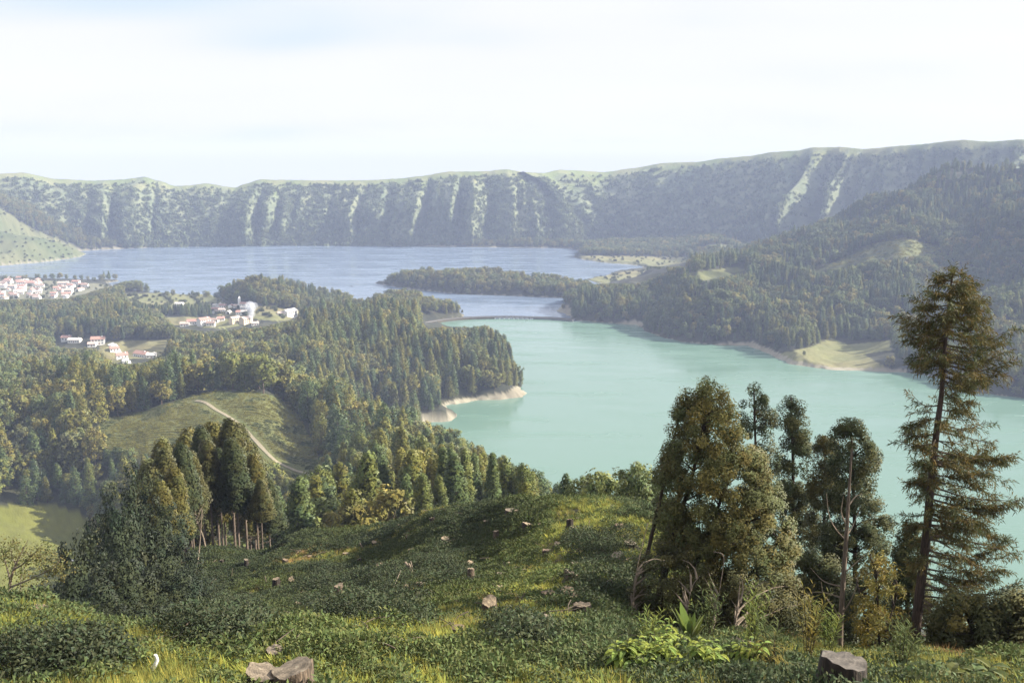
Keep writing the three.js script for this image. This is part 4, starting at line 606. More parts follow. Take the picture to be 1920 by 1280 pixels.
// the tall thin conifer with one sided foliage
{
  const r = rng(611), Z = 27.5, b = spot(1712, 1226, Z); b.y = heightAt(b.x, b.z) - 0.1; const P = (u, v, dz = 0) => close(u, v, Z + dz, b), g = new THREE.Group();
  const line = [[1712, 1232], [1722, 1140], [1736, 1020], [1747, 900], [1758, 800], [1766, 740], [1772, 660], [1778, 590], [1787, 510]].map((q) => P(...q)); line[0].y = Math.min(line[0].y, -0.3);
  const curve = new THREE.CatmullRomCurve3(line); part('trunk', limb(line, 0.165, 0.02, 12, 40), BARK.trunk, g);
  const L = new Leaves(), K = 69; // pixels to a metre at this distance
  const rows = []; for (let v = 515; v < 1190; v += 10.5) rows.push(v);
  const trunkU = (v) => { const q = [[1232, 1712], [1140, 1722], [1020, 1736], [900, 1747], [800, 1758], [740, 1766], [660, 1772], [590, 1778], [510, 1787]]; for (let i = 0; i < q.length - 1; i++) if (v <= q[i][0] && v >= q[i + 1][0]) return lerp(q[i][1], q[i + 1][1], (q[i][0] - v) / (q[i][0] - q[i + 1][0])); return 1787; };
  const rightReach = (v) => v < 560 ? lerp(18, 60, (v - 510) / 50) : v < 720 ? lerp(80, 112, smooth(560, 640, v)) : v < 760 ? 62 : v < 1000 ? lerp(105, 175, smooth(760, 960, v)) : 175, leftReach = (v) => v < 560 ? lerp(14, 40, (v - 510) / 50) : v < 640 ? 78 : v < 700 ? 55 : v < 760 ? 0 : v < 860 ? 92 : v < 950 ? 40 : v < 1000 ? 52 : 22;
  function spray(o, dir, len, k) { // a drooping branchlet set with needles
    const n = Math.round(len / 0.021), d = dir.clone().normalize(); let p = o.clone();
    for (let i = 0; i < n; i++) { d.y -= 0.018; d.normalize(); p = p.clone().addScaledVector(d, len / n); const side = sphereDir(r); side.addScaledVector(d, 0.9); side.y += 0.1; side.normalize(); const f = 0.7 + 0.6 * r(); L.leaf(p, side, sphereDir(r), 0.10 + 0.085 * r(), 0.024, k.map((q) => q * f), 0.25); }
  }
  for (const v0 of rows) for (const sgn of [1, -1, 0.35, -0.35]) {
    const v = v0 + (r() - 0.5) * 9, reach = (sgn > 0 ? rightReach(v) : leftReach(v)) * (0.55 + 0.5 * r()) * (Math.abs(sgn) < 1 ? 0.8 : 1); if (reach < 8 || (sgn < 0 && v > 730 && r() < 0.55) || (sgn > 0 && v > 735 && r() < 0.3)) continue;
    const a = P(trunkU(v), v), m = reach / K, az = Math.abs(sgn) < 1 ? (r() < 0.5 ? 1 : -1) * (0.9 + 0.5 * r()) : (r() - 0.5) * 1.0, dir = V(Math.sign(sgn) * Math.cos(az), 0, Math.sin(az)), end = a.clone().addScaledVector(dir, m).add(V(0, (v < 760 ? 0.12 : -0.3 + 0.5 * r()) * m, 0)), midp = a.clone().addScaledVector(dir, m * 0.55).add(V(0, -0.10 * m, 0));
    part('branch', limb([a, midp, end], 0.010 + 0.012 * m, 0.005, 5, 6), BARK.grey, g);
    const bc = new THREE.CatmullRomCurve3([a, midp, end]), n = Math.round((6 + m * 15) * (v > 740 ? (r() < 0.45 ? 1.9 : 0.5) : 1));
    for (let i = 0; i < n; i++) { const q = 0.14 + 0.86 * (i + r()) / n, o = bc.getPoint(Math.min(1, q)), warm = r(), k = [0.85 + 0.75 * warm, 1, 0.95 - 0.3 * warm]; spray(o, V(dir.x * 0.8 + (r() - 0.5) * 1.2, 0.9 * (r() - 0.45), dir.z * 0.8 + (r() - 0.5) * 1.2), 0.18 + 0.27 * r(), k); }
  }
  for (let i = 0; i < 10; i++) spray(curve.getPoint(0.97 + 0.03 * r()), V((r() - 0.5), 1.1, (r() - 0.5)), 0.3, [1.1, 1, 0.7]);
  part('crown', L.build(), LEAF.needle, g); g.position.copy(b); top(g, 'tall_conifer'); tag(g, 'tallest thin conifer at the right with sparse needles hanging mostly on one side', 'tree');
  console.log('needles', L.p.length / 9);
}
// pale limbed tree at the left edge
{
  const b = spot(30, 1130, 33); b.y = heightAt(b.x, b.z) - 0.2; const P = (u, v, dz = 0) => close(u, v, 33 + dz, b), r = rng(71), g = new THREE.Group(), L = new Leaves();
  const paths = [[[14, 1150], [18, 1090], [28, 1060], [40, 1035], [52, 1012]], [[18, 1085], [8, 1050, 0.5], [0, 1020, 0.6]], [[24, 1068], [44, 1056, -0.4], [60, 1040, -0.6], [80, 1020, -0.6]], [[20, 1100], [50, 1088, -0.5], [84, 1072, -0.6], [108, 1056, -0.6], [112, 1044, -0.6]], [[84, 1072, -0.6], [100, 1066, -0.6], [112, 1070, -0.6]], [[38, 1130], [38, 1090, 0.5], [44, 1060, 0.7]], [[30, 1060], [20, 1035, 0.5], [24, 1010, 0.6]], [[60, 1040, -0.6], [72, 1040, -0.3], [90, 1036, 0]]];
  const trunk = part('trunk', mergeGeometries(paths.map((q, i) => limb(q.map((a) => P(...a)), i ? 0.035 : 0.075, 0.008, 6, 10))), BARK.pale, g);
  for (let i = 0; i < 190; i++) { const q = paths[Math.floor(r() * paths.length)], k = 0.35 + 0.65 * r(), o = new THREE.CatmullRomCurve3(q.map((a) => P(...a))).getPoint(k).add(sphereDir(r).multiplyScalar(0.5 * r())), w = r(); clump(L, o, 0.2, 14, 0.045, [0.8 + 0.5 * w, 1, 0.8], r, 0.5); }
  part('crown', L.build(), LEAF.pale, g); g.position.copy(b); top(g, 'pale_limbed_tree'); tag(g, 'thin leaved tree with twisting pale limbs at the left edge above the pasture', 'tree');
}
// slim pale birches of the hollow: bare stems with a tuft on top
[[296, 1060, 965, 112, 'pale slim tree with a small round tuft before the dark hollow'], [388, 1058, 965, 117, 'pale forked slim tree among the conifer poles'], [310, 1068, 1005, 106, 'short pale slim tree next to the tufted one']].forEach(([u, vb, vt, Z, label], i) => {
  const b = spot(u, vb, Z); b.y = heightAt(b.x, b.z) - 0.2; const r = rng(900 + i), H = (vb - vt) / F * Z * 1.02, g = new THREE.Group(), L = new Leaves(), wood = [limb([V(0, 0, 0), V(-0.3, H * 0.4, 0), V(-0.9, H * 0.75, 0), V(-1.1, H, 0)], 0.13, 0.03, 6, 10)];
  for (let k = 0; k < 12; k++) { const a = r() * 6.3, y = H * (0.55 + 0.45 * r()), l = 0.6 + 0.9 * r(), e = V(-1 + Math.cos(a) * l, y + l * 0.6, Math.sin(a) * l); wood.push(limb([V(-0.7, y - 0.5, 0), e.clone().lerp(V(-0.7, y - 0.5, 0), 0.4), e], 0.05, 0.012, 4, 3)); clump(L, e, 0.4, 34, 0.10, [1, 1, 1], r); }
  part('trunk', mergeGeometries(wood), BARK.pale, g); part('crown', L.build(), LEAF.thicket, g); g.position.copy(b); top(g, 'slim_tree'); tag(g, label, 'tree');
});
// ------------------------------------------------------------------ ground cover of the felled slope (nobody could count it)
function tuft(seed, { n, l, w, lean, droop, tone, segs = 2 }) {
  const r = rng(seed), L = new Leaves();
  for (let i = 0; i < n; i++) {
    const a = r() * 6.283, e = lean * (0.35 + 0.65 * r()), len = l * (0.6 + 0.6 * r()), f = 0.7 + 0.6 * r(), warm = r(), k = [f * (0.85 + tone * warm), f, f * (1.05 - 0.35 * warm)];
    let o = V(Math.cos(a) * 0.12 * r(), -0.05, Math.sin(a) * 0.12 * r()), d = V(Math.cos(a) * Math.sin(e), Math.cos(e), Math.sin(a) * Math.sin(e));
    if (segs === 1) { L.leaf(o, d, V(-Math.cos(a), 0.6, -Math.sin(a)), len, w, k, droop); continue; }
    // arching blade in pieces
    let pa = null, pb = null; const side = V(-Math.sin(a), 0, Math.cos(a));
    for (let j = 0; j <= segs; j++) { const q = j / segs, ww = w * (j === 0 ? 0.5 : j === segs ? 0.02 : Math.sin(Math.PI * (0.25 + 0.6 * q))) / 2, A = o.clone().addScaledVector(side, ww), B = o.clone().addScaledVector(side, -ww); if (pa) { const nn = new THREE.Vector3().crossVectors(B.clone().sub(A), d).normalize(); if (nn.y < 0) nn.negate(); L.tri(pa, pb, A, k, nn); L.tri(pb, B, A, k, nn); } pa = A; pb = B; o = o.clone().addScaledVector(d, len / segs); d.y -= droop; d.normalize(); }
  }
  return L.build();
}
function mound(seed, rad, n, size) { const r = rng(seed), L = new Leaves(); for (let i = 0; i < n; i++) { const d = sphereDir(r); d.y = Math.abs(d.y) * 0.75; const c = d.clone().multiplyScalar(rad * (0.6 + 0.4 * r())), f = 0.75 + 0.5 * r(), w = r(); const nn = d.clone().add(V(0, 0.3, 0)).add(sphereDir(r).multiplyScalar(0.7)).normalize(); L.leaf(c, sphereDir(r).addScaledVector(d, 0.8).normalize(), nn, size * (0.7 + 0.6 * r()), size * 0.42, [f * (0.85 + 0.4 * w), f, f], 0.2); } return L.build(); }
const coverMat = leafMat(1, 1, 1, 0.3);
const COVER = {
  herb: [0, 1, 2].map((i) => tuft(201 + i, { n: 26, l: 0.27, w: 0.042, lean: 1.15, droop: 0.32, tone: 0.4 })),
  grass: [0, 1].map((i) => tuft(211 + i, { n: 40, l: 0.30, w: 0.011, lean: 0.75, droop: 0.22, tone: 0.5, segs: 2 })),
  bramble: [0, 1].map((i) => mound(221 + i, 0.34, 190, 0.085)),
  shrub: [0, 1].map((i) => mound(241 + i, 0.8, 900, 0.095)),
  dry: [0].map((i) => tuft(231 + i, { n: 34, l: 0.34, w: 0.009, lean: 0.9, droop: 0.3, tone: 0.4, segs: 2 })),
};
{
  const r = rng(3030), lots = new Map(), m = new THREE.Matrix4(), q = new THREE.Quaternion(), col = new THREE.Color();
  const add = (key, n, p, s, c, turn) => { const id = key + n; if (!lots.has(id)) lots.set(id, { geo: COVER[key][n], key, at: [] }); lots.get(id).at.push([p, s, c, turn]); };
  const bands = [[15.5, 24, 40], [24, 40, 24], [40, 70, 13], [70, 130, 7], [130, 200, 2.5]];
  for (const [z0, z1, dens] of bands) {
    const area = 1.36 * (z1 * z1 - z0 * z0) / 2, n = Math.round(area * dens);
    for (let i = 0; i < n; i++) {
      const Z = Math.sqrt(lerp(z0 * z0, z1 * z1, r())), s = (r() * 2 - 1) * 0.68, x = s * Z, z = -Z, y = heightAt(x, z), a = r(), b = r(), turn = r() * 6.28;
      const patch = fbm(x / 5.5, Z / 5.5, 31.1, 3), patch2 = fbm(x / 14, Z / 14, 17.7, 3), dryness = fbm(x / 4, Z / 4, 51.5, 3);
      let key = patch > 0.25 ? 'bramble' : patch > -0.2 ? 'herb' : 'grass'; if (dryness > 0.55 && a < 0.7) key = 'dry'; else if (a < 0.22) key = 'grass'; else if (a > 0.93) key = 'bramble';
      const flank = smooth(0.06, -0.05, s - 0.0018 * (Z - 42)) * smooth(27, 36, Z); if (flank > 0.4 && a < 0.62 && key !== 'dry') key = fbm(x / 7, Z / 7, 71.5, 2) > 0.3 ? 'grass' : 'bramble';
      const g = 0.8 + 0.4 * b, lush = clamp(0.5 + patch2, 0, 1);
      const flankShade = 1 - 0.35 * flank, c = key === 'dry' ? [0.26 * g, 0.17 * g, 0.075 * g] : key === 'bramble' ? [lerp(0.065, 0.11, lush) * g * flankShade, lerp(0.088, 0.138, lush) * g * flankShade, 0.042 * g * flankShade] : key === 'herb' ? [lerp(0.15, 0.215, lush) * g, lerp(0.18, 0.235, lush) * g, 0.05 * g] : [lerp(0.17, 0.225, b) * g, lerp(0.195, 0.225, lush) * g, 0.058 * g];  // bramble colour dimmed on the flank, painting in the shade of that slope
      const sc = (0.75 + 0.6 * r()) * 0.85 * (1 + 0.8 * smooth(25, 120, Z)) * (key === 'bramble' ? 1 + 0.5 * r() : 1);
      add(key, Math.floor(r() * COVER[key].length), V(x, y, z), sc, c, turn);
    }
  }
  // bracken on the open hill with the track, and on the mountain clearings
  for (const k of [1, 10]) { const poly = ZONES[k][3], us = poly.map((p) => p[0]), vs = poly.map((p) => p[1]); for (let i = 0; i < (k === 1 ? 12000 : 1500); i++) { const u = lerp(Math.min(...us), Math.max(...us), r()), v = lerp(Math.min(...vs), Math.max(...vs), r()); if (!inside(poly, u, v)) continue; const p = groundAt(u, v, ZONES[k][2][0]); if (-p.z > ZONES[k][2][1]) continue; if (k === 1 && TRACK.some((q) => Math.hypot(q.x - p.x, q.z - p.z) < 4.2)) continue; const g = 0.75 + 0.5 * r(); add('bramble', i % 2, p, (k === 1 ? 1.8 : 6) + (k === 1 ? 2.6 : 7) * r() * r(), noise(p.x / 16, p.z / 16, 3.3) > 0.12 ? [0.085 * g, 0.105 * g, 0.036 * g] : [0.19 * g, 0.185 * g, 0.046 * g], r() * 6); } }
  for (const [u0, u1, v0, v1, n] of [[345, 470, 1125, 1212, 150], [560, 770, 1070, 1150, 90], [290, 420, 1085, 1180, 90], [780, 900, 1040, 1100, 40], [640, 760, 1150, 1176, 40], [960, 1010, 1195, 1230, 14], [1080, 1180, 1010, 1150, 40], [20, 180, 1225, 1275, 20]]) for (let i = 0; i < n; i++) { const p = groundAt(lerp(u0, u1, r()), lerp(v0, v1, r()), 15), g = 0.7 + 0.6 * r(); add('shrub', i % 2, p, (0.55 + 0.75 * r()) * (1 + -p.z / 160), [0.05 * g, 0.066 * g, 0.032 * g], r() * 6); }
  const words = { herb: ['herbs', 'broad bladed green herbs covering the felled slope'], grass: ['grass', 'grass tufts growing over the felled slope'], bramble: ['undergrowth', 'low leafy bramble and bracken mounds on the open slopes'], shrub: ['shrubbery', 'dark low shrubs in the hollows of the felled slope'], dry: ['dry_grass', 'patches of dry reddish brown grass on the felled slope'] };
  let total = 0;
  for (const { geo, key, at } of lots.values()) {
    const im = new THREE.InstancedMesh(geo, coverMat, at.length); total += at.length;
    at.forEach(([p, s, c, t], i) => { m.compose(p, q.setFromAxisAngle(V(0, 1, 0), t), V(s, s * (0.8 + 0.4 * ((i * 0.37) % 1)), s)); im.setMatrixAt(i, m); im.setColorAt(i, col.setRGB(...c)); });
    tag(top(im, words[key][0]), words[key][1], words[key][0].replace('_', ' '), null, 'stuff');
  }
  console.log('cover', total);
}
// ------------------------------------------------------------------ stumps
const ringTex = noiseTex(128, (u, v) => { const d = Math.hypot(u - 0.5, v - 0.5) * 2, a = Math.atan2(v - 0.5, u - 0.5), n = 0.8 + 0.05 * Math.sin(d * 48 + 5 * noise(u * 4, v * 4)) + 0.3 * noise(u * 5, v * 5, 3) + 0.2 * noise(u * 17, v * 17, 8) - (Math.abs(Math.sin(a * 2.5 + 1)) < 0.03 ? 0.3 : 0); return [n, n * 0.93, n * 0.83]; }, true);
const cutMat = [lin(0.24, 0.20, 0.165), lin(0.23, 0.215, 0.20), lin(0.36, 0.32, 0.27), lin(0.12, 0.12, 0.13)].map((c) => new THREE.MeshStandardMaterial({ color: c, map: ringTex, roughness: 0.9 }));
const stumpBark = [bark(0.13, 0.105, 0.085), bark(0.26, 0.22, 0.18), bark(0.07, 0.058, 0.05)];
function stumpShape(seed, tall, tilt) {
  const r = rng(seed), P = [], T = [], I = [], N = 22, lev = [[0, 1.45], [0.12, 1.2], [0.35, 1.04], [0.75, 0.98], [0.97, 0.96], [1, 0.92]];
  const rim = [];
  lev.forEach(([h, k], j) => { for (let i = 0; i <= N; i++) { const a = i / N * 6.2832, flare = 1 + (j < 2 ? 0.28 * (1 - j * 0.4) * Math.max(0, Math.sin(a * 4 + seed)) : 0) + 0.16 * noise(Math.cos(a) * 1.6 + seed, Math.sin(a) * 1.6, j * 0.3) + 0.06 * noise(Math.cos(a) * 6 + seed, Math.sin(a) * 6, j * 0.5), rr = 0.5 * k * flare, y = h * tall + (j > 3 ? tilt * Math.cos(a) * 0.5 * k + 0.09 * noise(Math.cos(a) * 2.2 + seed, Math.sin(a) * 2.2, 5) + 0.05 * noise(Math.cos(a) * 7 + seed, Math.sin(a) * 7, 3) : 0) - (j ? 0 : 0.25); P.push(Math.cos(a) * rr, y, Math.sin(a) * rr); T.push(i / N * 3, h * tall * 1.2); if (j === lev.length - 1) rim.push([Math.cos(a) * rr, y, Math.sin(a) * rr]); } if (j) for (let i = 0; i < N; i++) { const q = (j - 1) * (N + 1) + i; I.push(q, q + N + 1, q + 1, q + 1, q + N + 1, q + N + 2); } });
  const g = new THREE.BufferGeometry(); g.setAttribute('position', new THREE.Float32BufferAttribute(P, 3)); g.setAttribute('uv', new THREE.Float32BufferAttribute(T, 2)); g.setIndex(I); g.computeVertexNormals();
  const cp = [0, tall + 0.004, 0], cu = [0.5, 0.5], ci = []; rim.forEach((p, i) => { cp.push(...p); cu.push(0.5 + p[0] * 0.95, 0.5 + p[2] * 0.95); if (i) ci.push(0, i + 1, i); });
  const c = new THREE.BufferGeometry(); c.setAttribute('position', new THREE.Float32BufferAttribute(cp, 3)); c.setAttribute('uv', new THREE.Float32BufferAttribute(cu, 2)); c.setIndex(ci); c.computeVertexNormals(); return { side: g, cut: c };
}
const stumpKinds = [[0.45, 0.06], [0.7, 0.16], [0.32, -0.08], [1.0, 0.1], [0.55, -0.22]].map(([h, t], i) => stumpShape(i * 3.7 + 1, h, t));
const near = (u, v) => v > 1190 ? 'close to the lower edge of the picture' : '';
[ // column, row of the foot, width in pixels, shape, bark, cut, label
  [548, 1290, 78, 1, 1, 1, 'large grey lichened stump at the bottom edge, the bigger of the pair'], [494, 1292, 64, 1, 2, 1, 'dark barked stump with a pale cut beside the large grey one at the bottom edge'], [516, 1236, 34, 2, 2, 1, 'low stump with a tilted grey top just above the bottom edge pair'], [334, 1288, 34, 2, 1, 1, 'small weathered stump at the bottom edge left of the stump pair'],
  [1580, 1290, 92, 1, 2, 3, 'big dark stump with a bluish grey top at the lower right, under the bare trunk'], [1003, 1243, 40, 2, 0, 0, 'flat stump half sunk in grass below the dark scrub patch'], [945, 1228, 20, 0, 0, 2, 'small pale stump beside the dark scrub patch'], [1020, 1176, 28, 0, 1, 1, 'grey mushroom shaped stump on the middle of the spur'], [953, 1158, 16, 0, 1, 2, 'small pale stump left of the mushroom shaped one'], [858, 1192, 30, 2, 0, 0, 'brown flat stump at the top of the near bank'],
  [1066, 1134, 34, 4, 1, 0, 'gnarled wide stump with splintered top on the open ridge'], [1028, 1042, 24, 2, 0, 0, 'flat brown stump in the bright herbs below the crest'], [1157, 1058, 26, 4, 1, 1, 'tilted stump showing its round cut at the edge of the thicket'], [1182, 1028, 26, 2, 2, 1, 'grey disc shaped stump half hidden by the leaning stems'], [1123, 1030, 18, 2, 2, 1, 'dark low stump above the tilted round cut'], [883, 1098, 15, 3, 1, 2, 'tall splintered stump on the shaded flank'], [990, 1000, 24, 4, 2, 2, 'broken forked stump just below the crest'], [958, 970, 26, 0, 2, 1, 'mossy stump on the bright patch at the crest'],
  [930, 1020, 12, 3, 1, 2, 'thin pale stump left of the broken forked one'], [836, 1022, 20, 0, 2, 2, 'stump with a bright rim in the upper middle of the flank'], [770, 1044, 13, 2, 0, 2, 'small bright stump below the pale crossed branches crest'], [968, 976, 8, 3, 1, 2, 'slim pale peg right of the mossy stump'], [915, 962, 8, 2, 1, 2, 'tiny pale stump on the skyline of the spur'], [1085, 978, 10, 2, 1, 2, 'tiny pale stump on the rounded top of the spur'], [1075, 995, 14, 2, 1, 2, 'low pale stump among herbs on the rounded top'], [680, 1176, 22, 4, 1, 2, 'split pale stump at the lower rim of the dark flank'], [702, 1172, 13, 2, 1, 2, 'small pale stump right of the split one'], [725, 1212, 26, 2, 0, 0, 'brown stump sunk in the near bank grass'], [697, 1100, 14, 1, 2, 2, 'leaning pale edged stump in the shaded flank'], [751, 1102, 12, 0, 2, 1, 'dark stump at the foot of the long stick'], [764, 1122, 10, 3, 2, 2, 'narrow stump beside the long stick'],
  [655, 1030, 10, 2, 1, 2, 'pale speck of a stump on the left upper flank'], [648, 1042, 12, 2, 1, 2, 'pale low stump just under the speck sized one'], [680, 1018, 10, 2, 2, 2, 'pale rimmed stump near the dark patch of the crest'], [518, 1112, 15, 3, 2, 2, 'bright topped stump in the middle of the left flank'], [488, 1104, 10, 2, 1, 2, 'bright low stump left of the bright topped one'], [470, 1118, 10, 2, 1, 2, 'bright low stump second left of the bright topped one'], [452, 1128, 11, 2, 1, 2, 'bright low stump third left of the bright topped one'], [574, 1112, 14, 2, 0, 2, 'flat pale stump by the yellow grass of the flank'], [600, 1106, 12, 2, 0, 2, 'flat pale stump right of the yellow grass of the flank'], [640, 1132, 11, 1, 2, 2, 'grey stump in the deep shade of the flank'],
  [333, 1152, 10, 3, 2, 2, 'black charred stump low on the left flank'], [378, 1128, 11, 3, 2, 1, 'black charred stump with a flat top on the left flank'], [462, 1068, 9, 3, 2, 1, 'black charred stump near the conifer poles'], [416, 1066, 8, 3, 2, 1, 'smaller black charred stump near the conifer poles'], [76, 1152, 26, 2, 0, 0, 'pinkish brown stump on the left end of the near bank'], [124, 1218, 28, 0, 0, 0, 'reddish brown stump in the grass of the near left bank'], [146, 1202, 13, 2, 1, 2, 'small pale stump above the reddish brown one'], [206, 1192, 18, 2, 0, 0, 'low brown stump at the lip of the dark hollow'], [270, 1212, 20, 2, 0, 0, 'brown stump on the near bank between hollow and flank'], [1390, 1226, 52, 2, 0, 1, 'wide flat stump hidden among the broad leaved plants'], [1282, 1222, 40, 2, 2, 1, 'dark low stump beside the upright banana like leaves'],
].forEach(([u, v, w, kind, bk, ct, label], i) => {
  const p = v > 1276 ? (() => { const [s] = ray(u, v); const Z = 16.4; return V(s * Z, heightAt(s * Z, -Z) - 0.16, -Z); })() : groundAt(u, v, 8), d = w / F * Math.hypot(p.x, p.z, EYE - p.y) * 0.9, g = new THREE.Group(), sh = stumpKinds[kind];
  part('bark', sh.side, stumpBark[bk], g); part('cut_face', sh.cut, cutMat[ct], g); const lift = kind === 3 ? 1.5 : 1; g.position.copy(p); g.rotation.y = i * 2.4; g.scale.set(d, d * lift + 0.3, d); top(g, 'tree_stump'); tag(g, label, 'stump', 'stumps of the felled slope');
});
// stakes, sticks and broken wood
const deadwood = new THREE.MeshStandardMaterial({ color: lin(0.55, 0.50, 0.43), map: barkTex, roughness: 0.9 });
function stick(name, label, pts, r0, category, mat = deadwood, group) { const b = pts[0].clone(); const m = new THREE.Mesh(limb(pts.map((p) => p.clone().sub(b)), r0, r0 * 0.5, 6, 8), mat); m.position.copy(b); top(m, name); return tag(m, label, category, group); }
{
  const up = (u, v, h, dx = 0) => { const p = groundAt(u, v, 8); p.y -= 0.15; return [p, p.clone().add(V(dx * 0.5, h * 0.5, 0)), p.clone().add(V(dx, h, 0))]; };
  stick('fence_stake', 'pale leaning stake where the slope meets the conifer poles', up(512, 1016, 1.1, -0.4), 0.17, 'stake'); stick('fence_stake', 'thin white stake on the spur crest below the dark conifers', up(562, 1000, 1.2), 0.09, 'stake');
  const p = groundAt(1181, 942, 40), g = new THREE.Group(); part('pole', limb([V(0, -0.2, 0), V(0, 0.4, 0), V(0, 0.85, 0)], 0.05, 0.045, 6, 3), deadwood, g); part('cross_piece', limb([V(0.03, 0.82, 0), V(-0.12, 0.83, 0), V(-0.28, 0.84, 0)], 0.05, 0.04, 6, 3), deadwood, g); g.position.copy(p); top(g, 'marker_stake'); tag(g, 'white stake with a short arm on the skyline of the spur', 'stake');
  const q = (u, v, h = 0.06) => { const a = groundAt(u, v, 8); a.y += h; return a; };
  stick('dead_branch', 'long thin dry stick slanting across the shaded flank', [q(727, 1140, 0.1), q(738, 1120, 0.5), q(752, 1098, 0.9)], 0.03, 'branch'); stick('dead_branch', 'pale stick leaning up from the left flank', up(432, 1092, 1.5, 0.25), 0.035, 'branch'); stick('dead_branch', 'dark log poking out at the edge of the thicket', [q(1118, 1090, 0.3), q(1132, 1103, 0.2), q(1146, 1112, 0.1)], 0.07, 'branch', BARK.dark); stick('dead_branch', 'fallen stick lying level in the dark flank', [q(600, 1152), q(625, 1150, 0.2), q(648, 1150)], 0.04, 'branch'); stick('leaning_pole', 'pale fallen trunk leaning against the conifer clump', [q(366, 1074, 0), q(374, 1060, 1.5), q(384, 1058, 6)], 0.11, 'trunk');
  // pale broken crossed branches
  const c = groundAt(765, 1088, 30), P = (u, v, dz = 0) => { const a = spot(u, v, -c.z + dz).sub(c); return a; }, cg = new THREE.Group();
  for (const [a, b, r0] of [[[748, 1073], [759, 1089], 0.04], [[759, 1089], [772, 1068], 0.055], [[766, 1056], [776, 1082, 0.4], 0.07], [[760, 1054, 0.3], [770, 1072, 0.5], 0.08], [[772, 1068], [770, 1052, 0.4], 0.04]]) part('branch', limb([P(...a), P((a[0] + b[0]) / 2 + 1, (a[1] + b[1]) / 2), P(...b)], r0, r0 * 0.6, 6, 4), BARK.pale, cg);
  cg.position.copy(c); top(cg, 'broken_branches'); tag(cg, 'pale broken branches crossed in a v on the shaded flank', 'branches');
  const w = groundAt(288, 1258, 8), wg = new THREE.Mesh(limb([V(-0.05, 0, 0), V(0.02, 0.1, 0.02), V(0.08, 0.22, 0), V(0.05, 0.34, 0)], 0.055, 0.03, 7, 6), new THREE.MeshStandardMaterial({ color: lin(0.72, 0.72, 0.72), roughness: 0.8 })); wg.position.copy(w); top(wg, 'wood_chunk'); tag(wg, 'small white splintered chunk of wood on the near bank', 'wood');
}
// ------------------------------------------------------------------ single plants at the lower edge
function leafPlant(name, label, u, v, Z, opt) {
  const b = v > 1274 ? spot(u, 1274, 18.0) : groundAt(u, v, 15); b.y = heightAt(b.x, b.z) - 0.03; const r = rng(Math.round(u * 7 + v)), g = new THREE.Group(), L = new Leaves(), wood = [];
  for (let s = 0; s < opt.stems; s++) {
    const a = r() * 6.28, H = opt.H * (0.7 + 0.4 * r()), e = V(Math.cos(a) * opt.spread * r(), H, Math.sin(a) * opt.spread * r()), c = new THREE.CatmullRomCurve3([V(Math.cos(a) * 0.05, 0, Math.sin(a) * 0.05), e.clone().multiplyScalar(0.5).add(V(0, 0.04, 0)), e]);
    wood.push(limb(c.points, opt.stemR ?? 0.012, 0.004, 5, 5));
    for (let i = 0; i < opt.leaves; i++) {
      const k = (opt.from ?? 0.2) + (1 - (opt.from ?? 0.2)) * (i + 0.5) / opt.leaves, o = c.getPoint(k), la = i * 2.4 + r(), rise = opt.rise * (0.6 + 0.8 * r()), d = V(Math.cos(la), rise, Math.sin(la)).normalize(), f = 0.75 + 0.5 * r(), warm = r(), len = opt.l * (0.7 + 0.5 * r()) * (0.7 + 0.5 * Math.sin(Math.PI * k)), col = [f * (0.9 + 0.3 * warm), f, f * (1 - 0.3 * warm)];
      const side = V(-Math.sin(la), 0, Math.cos(la)); let pa = null, pb = null, pm = null, p = o.clone(), dd = d.clone(); const S = 4;
      for (let j = 0; j <= S; j++) { const q = j / S, w = opt.w * len * Math.sin(Math.PI * (0.08 + 0.9 * q)) / 2, A = p.clone().addScaledVector(side, w).add(V(0, w * 0.35, 0)), B = p.clone().addScaledVector(side, -w).add(V(0, w * 0.35, 0)), M = p.clone(); if (pm) { for (const [x, y, X, Y] of [[pa, pm, A, M], [pm, pb, M, B]]) { const nn = new THREE.Vector3().crossVectors(Y.clone().sub(x), X.clone().sub(y)).normalize(); if (nn.y < 0) nn.negate(); L.tri(x, y, X, col, nn); L.tri(y, Y, X, col, nn); } } pa = A; pb = B; pm = M; p = p.clone().addScaledVector(dd, len / S); dd.y -= opt.droop / S * 2; dd.normalize(); }
    }
  }
  part('stem', mergeGeometries(wood), BARK.dark, g); part('leaves', L.build(), opt.mat, g); g.position.copy(b); top(g, name); return tag(g, label, opt.cat ?? 'plant');
}
const broad = { stems: 7, H: 0.75, spread: 0.5, leaves: 11, l: 0.26, w: 0.36, rise: 0.25, droop: 0.7, mat: LEAF.bright, from: 0.3 };
[[1225, 1262, 14, 'broad leaved plant at the lower left of the bright patch by the flat stump'], [1262, 1240, 15, 'tallest broad leaved plant with glossy yellow green leaves'], [1310, 1268, 14, 'broad leaved plant in the middle of the bright patch'], [1345, 1285, 13, 'broad leaved plant cut by the bottom edge under the flat stump'], [1268, 1292, 12.5, 'broad leaved plant cut by the bottom edge'], [1195, 1285, 13, 'low broad leaved plant left of the bright patch'], [1160, 1295, 12.5, 'pale green low plant at the bottom edge with narrow shoots'], [1390, 1290, 13, 'broad leaved plant next to the nodding grass heads']].forEach(([u, v, Z, label]) => leafPlant('broadleaf_plant', label, u, v, Z, broad));
const feather = { stems: 9, H: 1.5, spread: 0.55, leaves: 34, l: 0.22, w: 0.13, rise: 0.9, droop: 0.3, mat: LEAF.shrub, from: 0.08 };
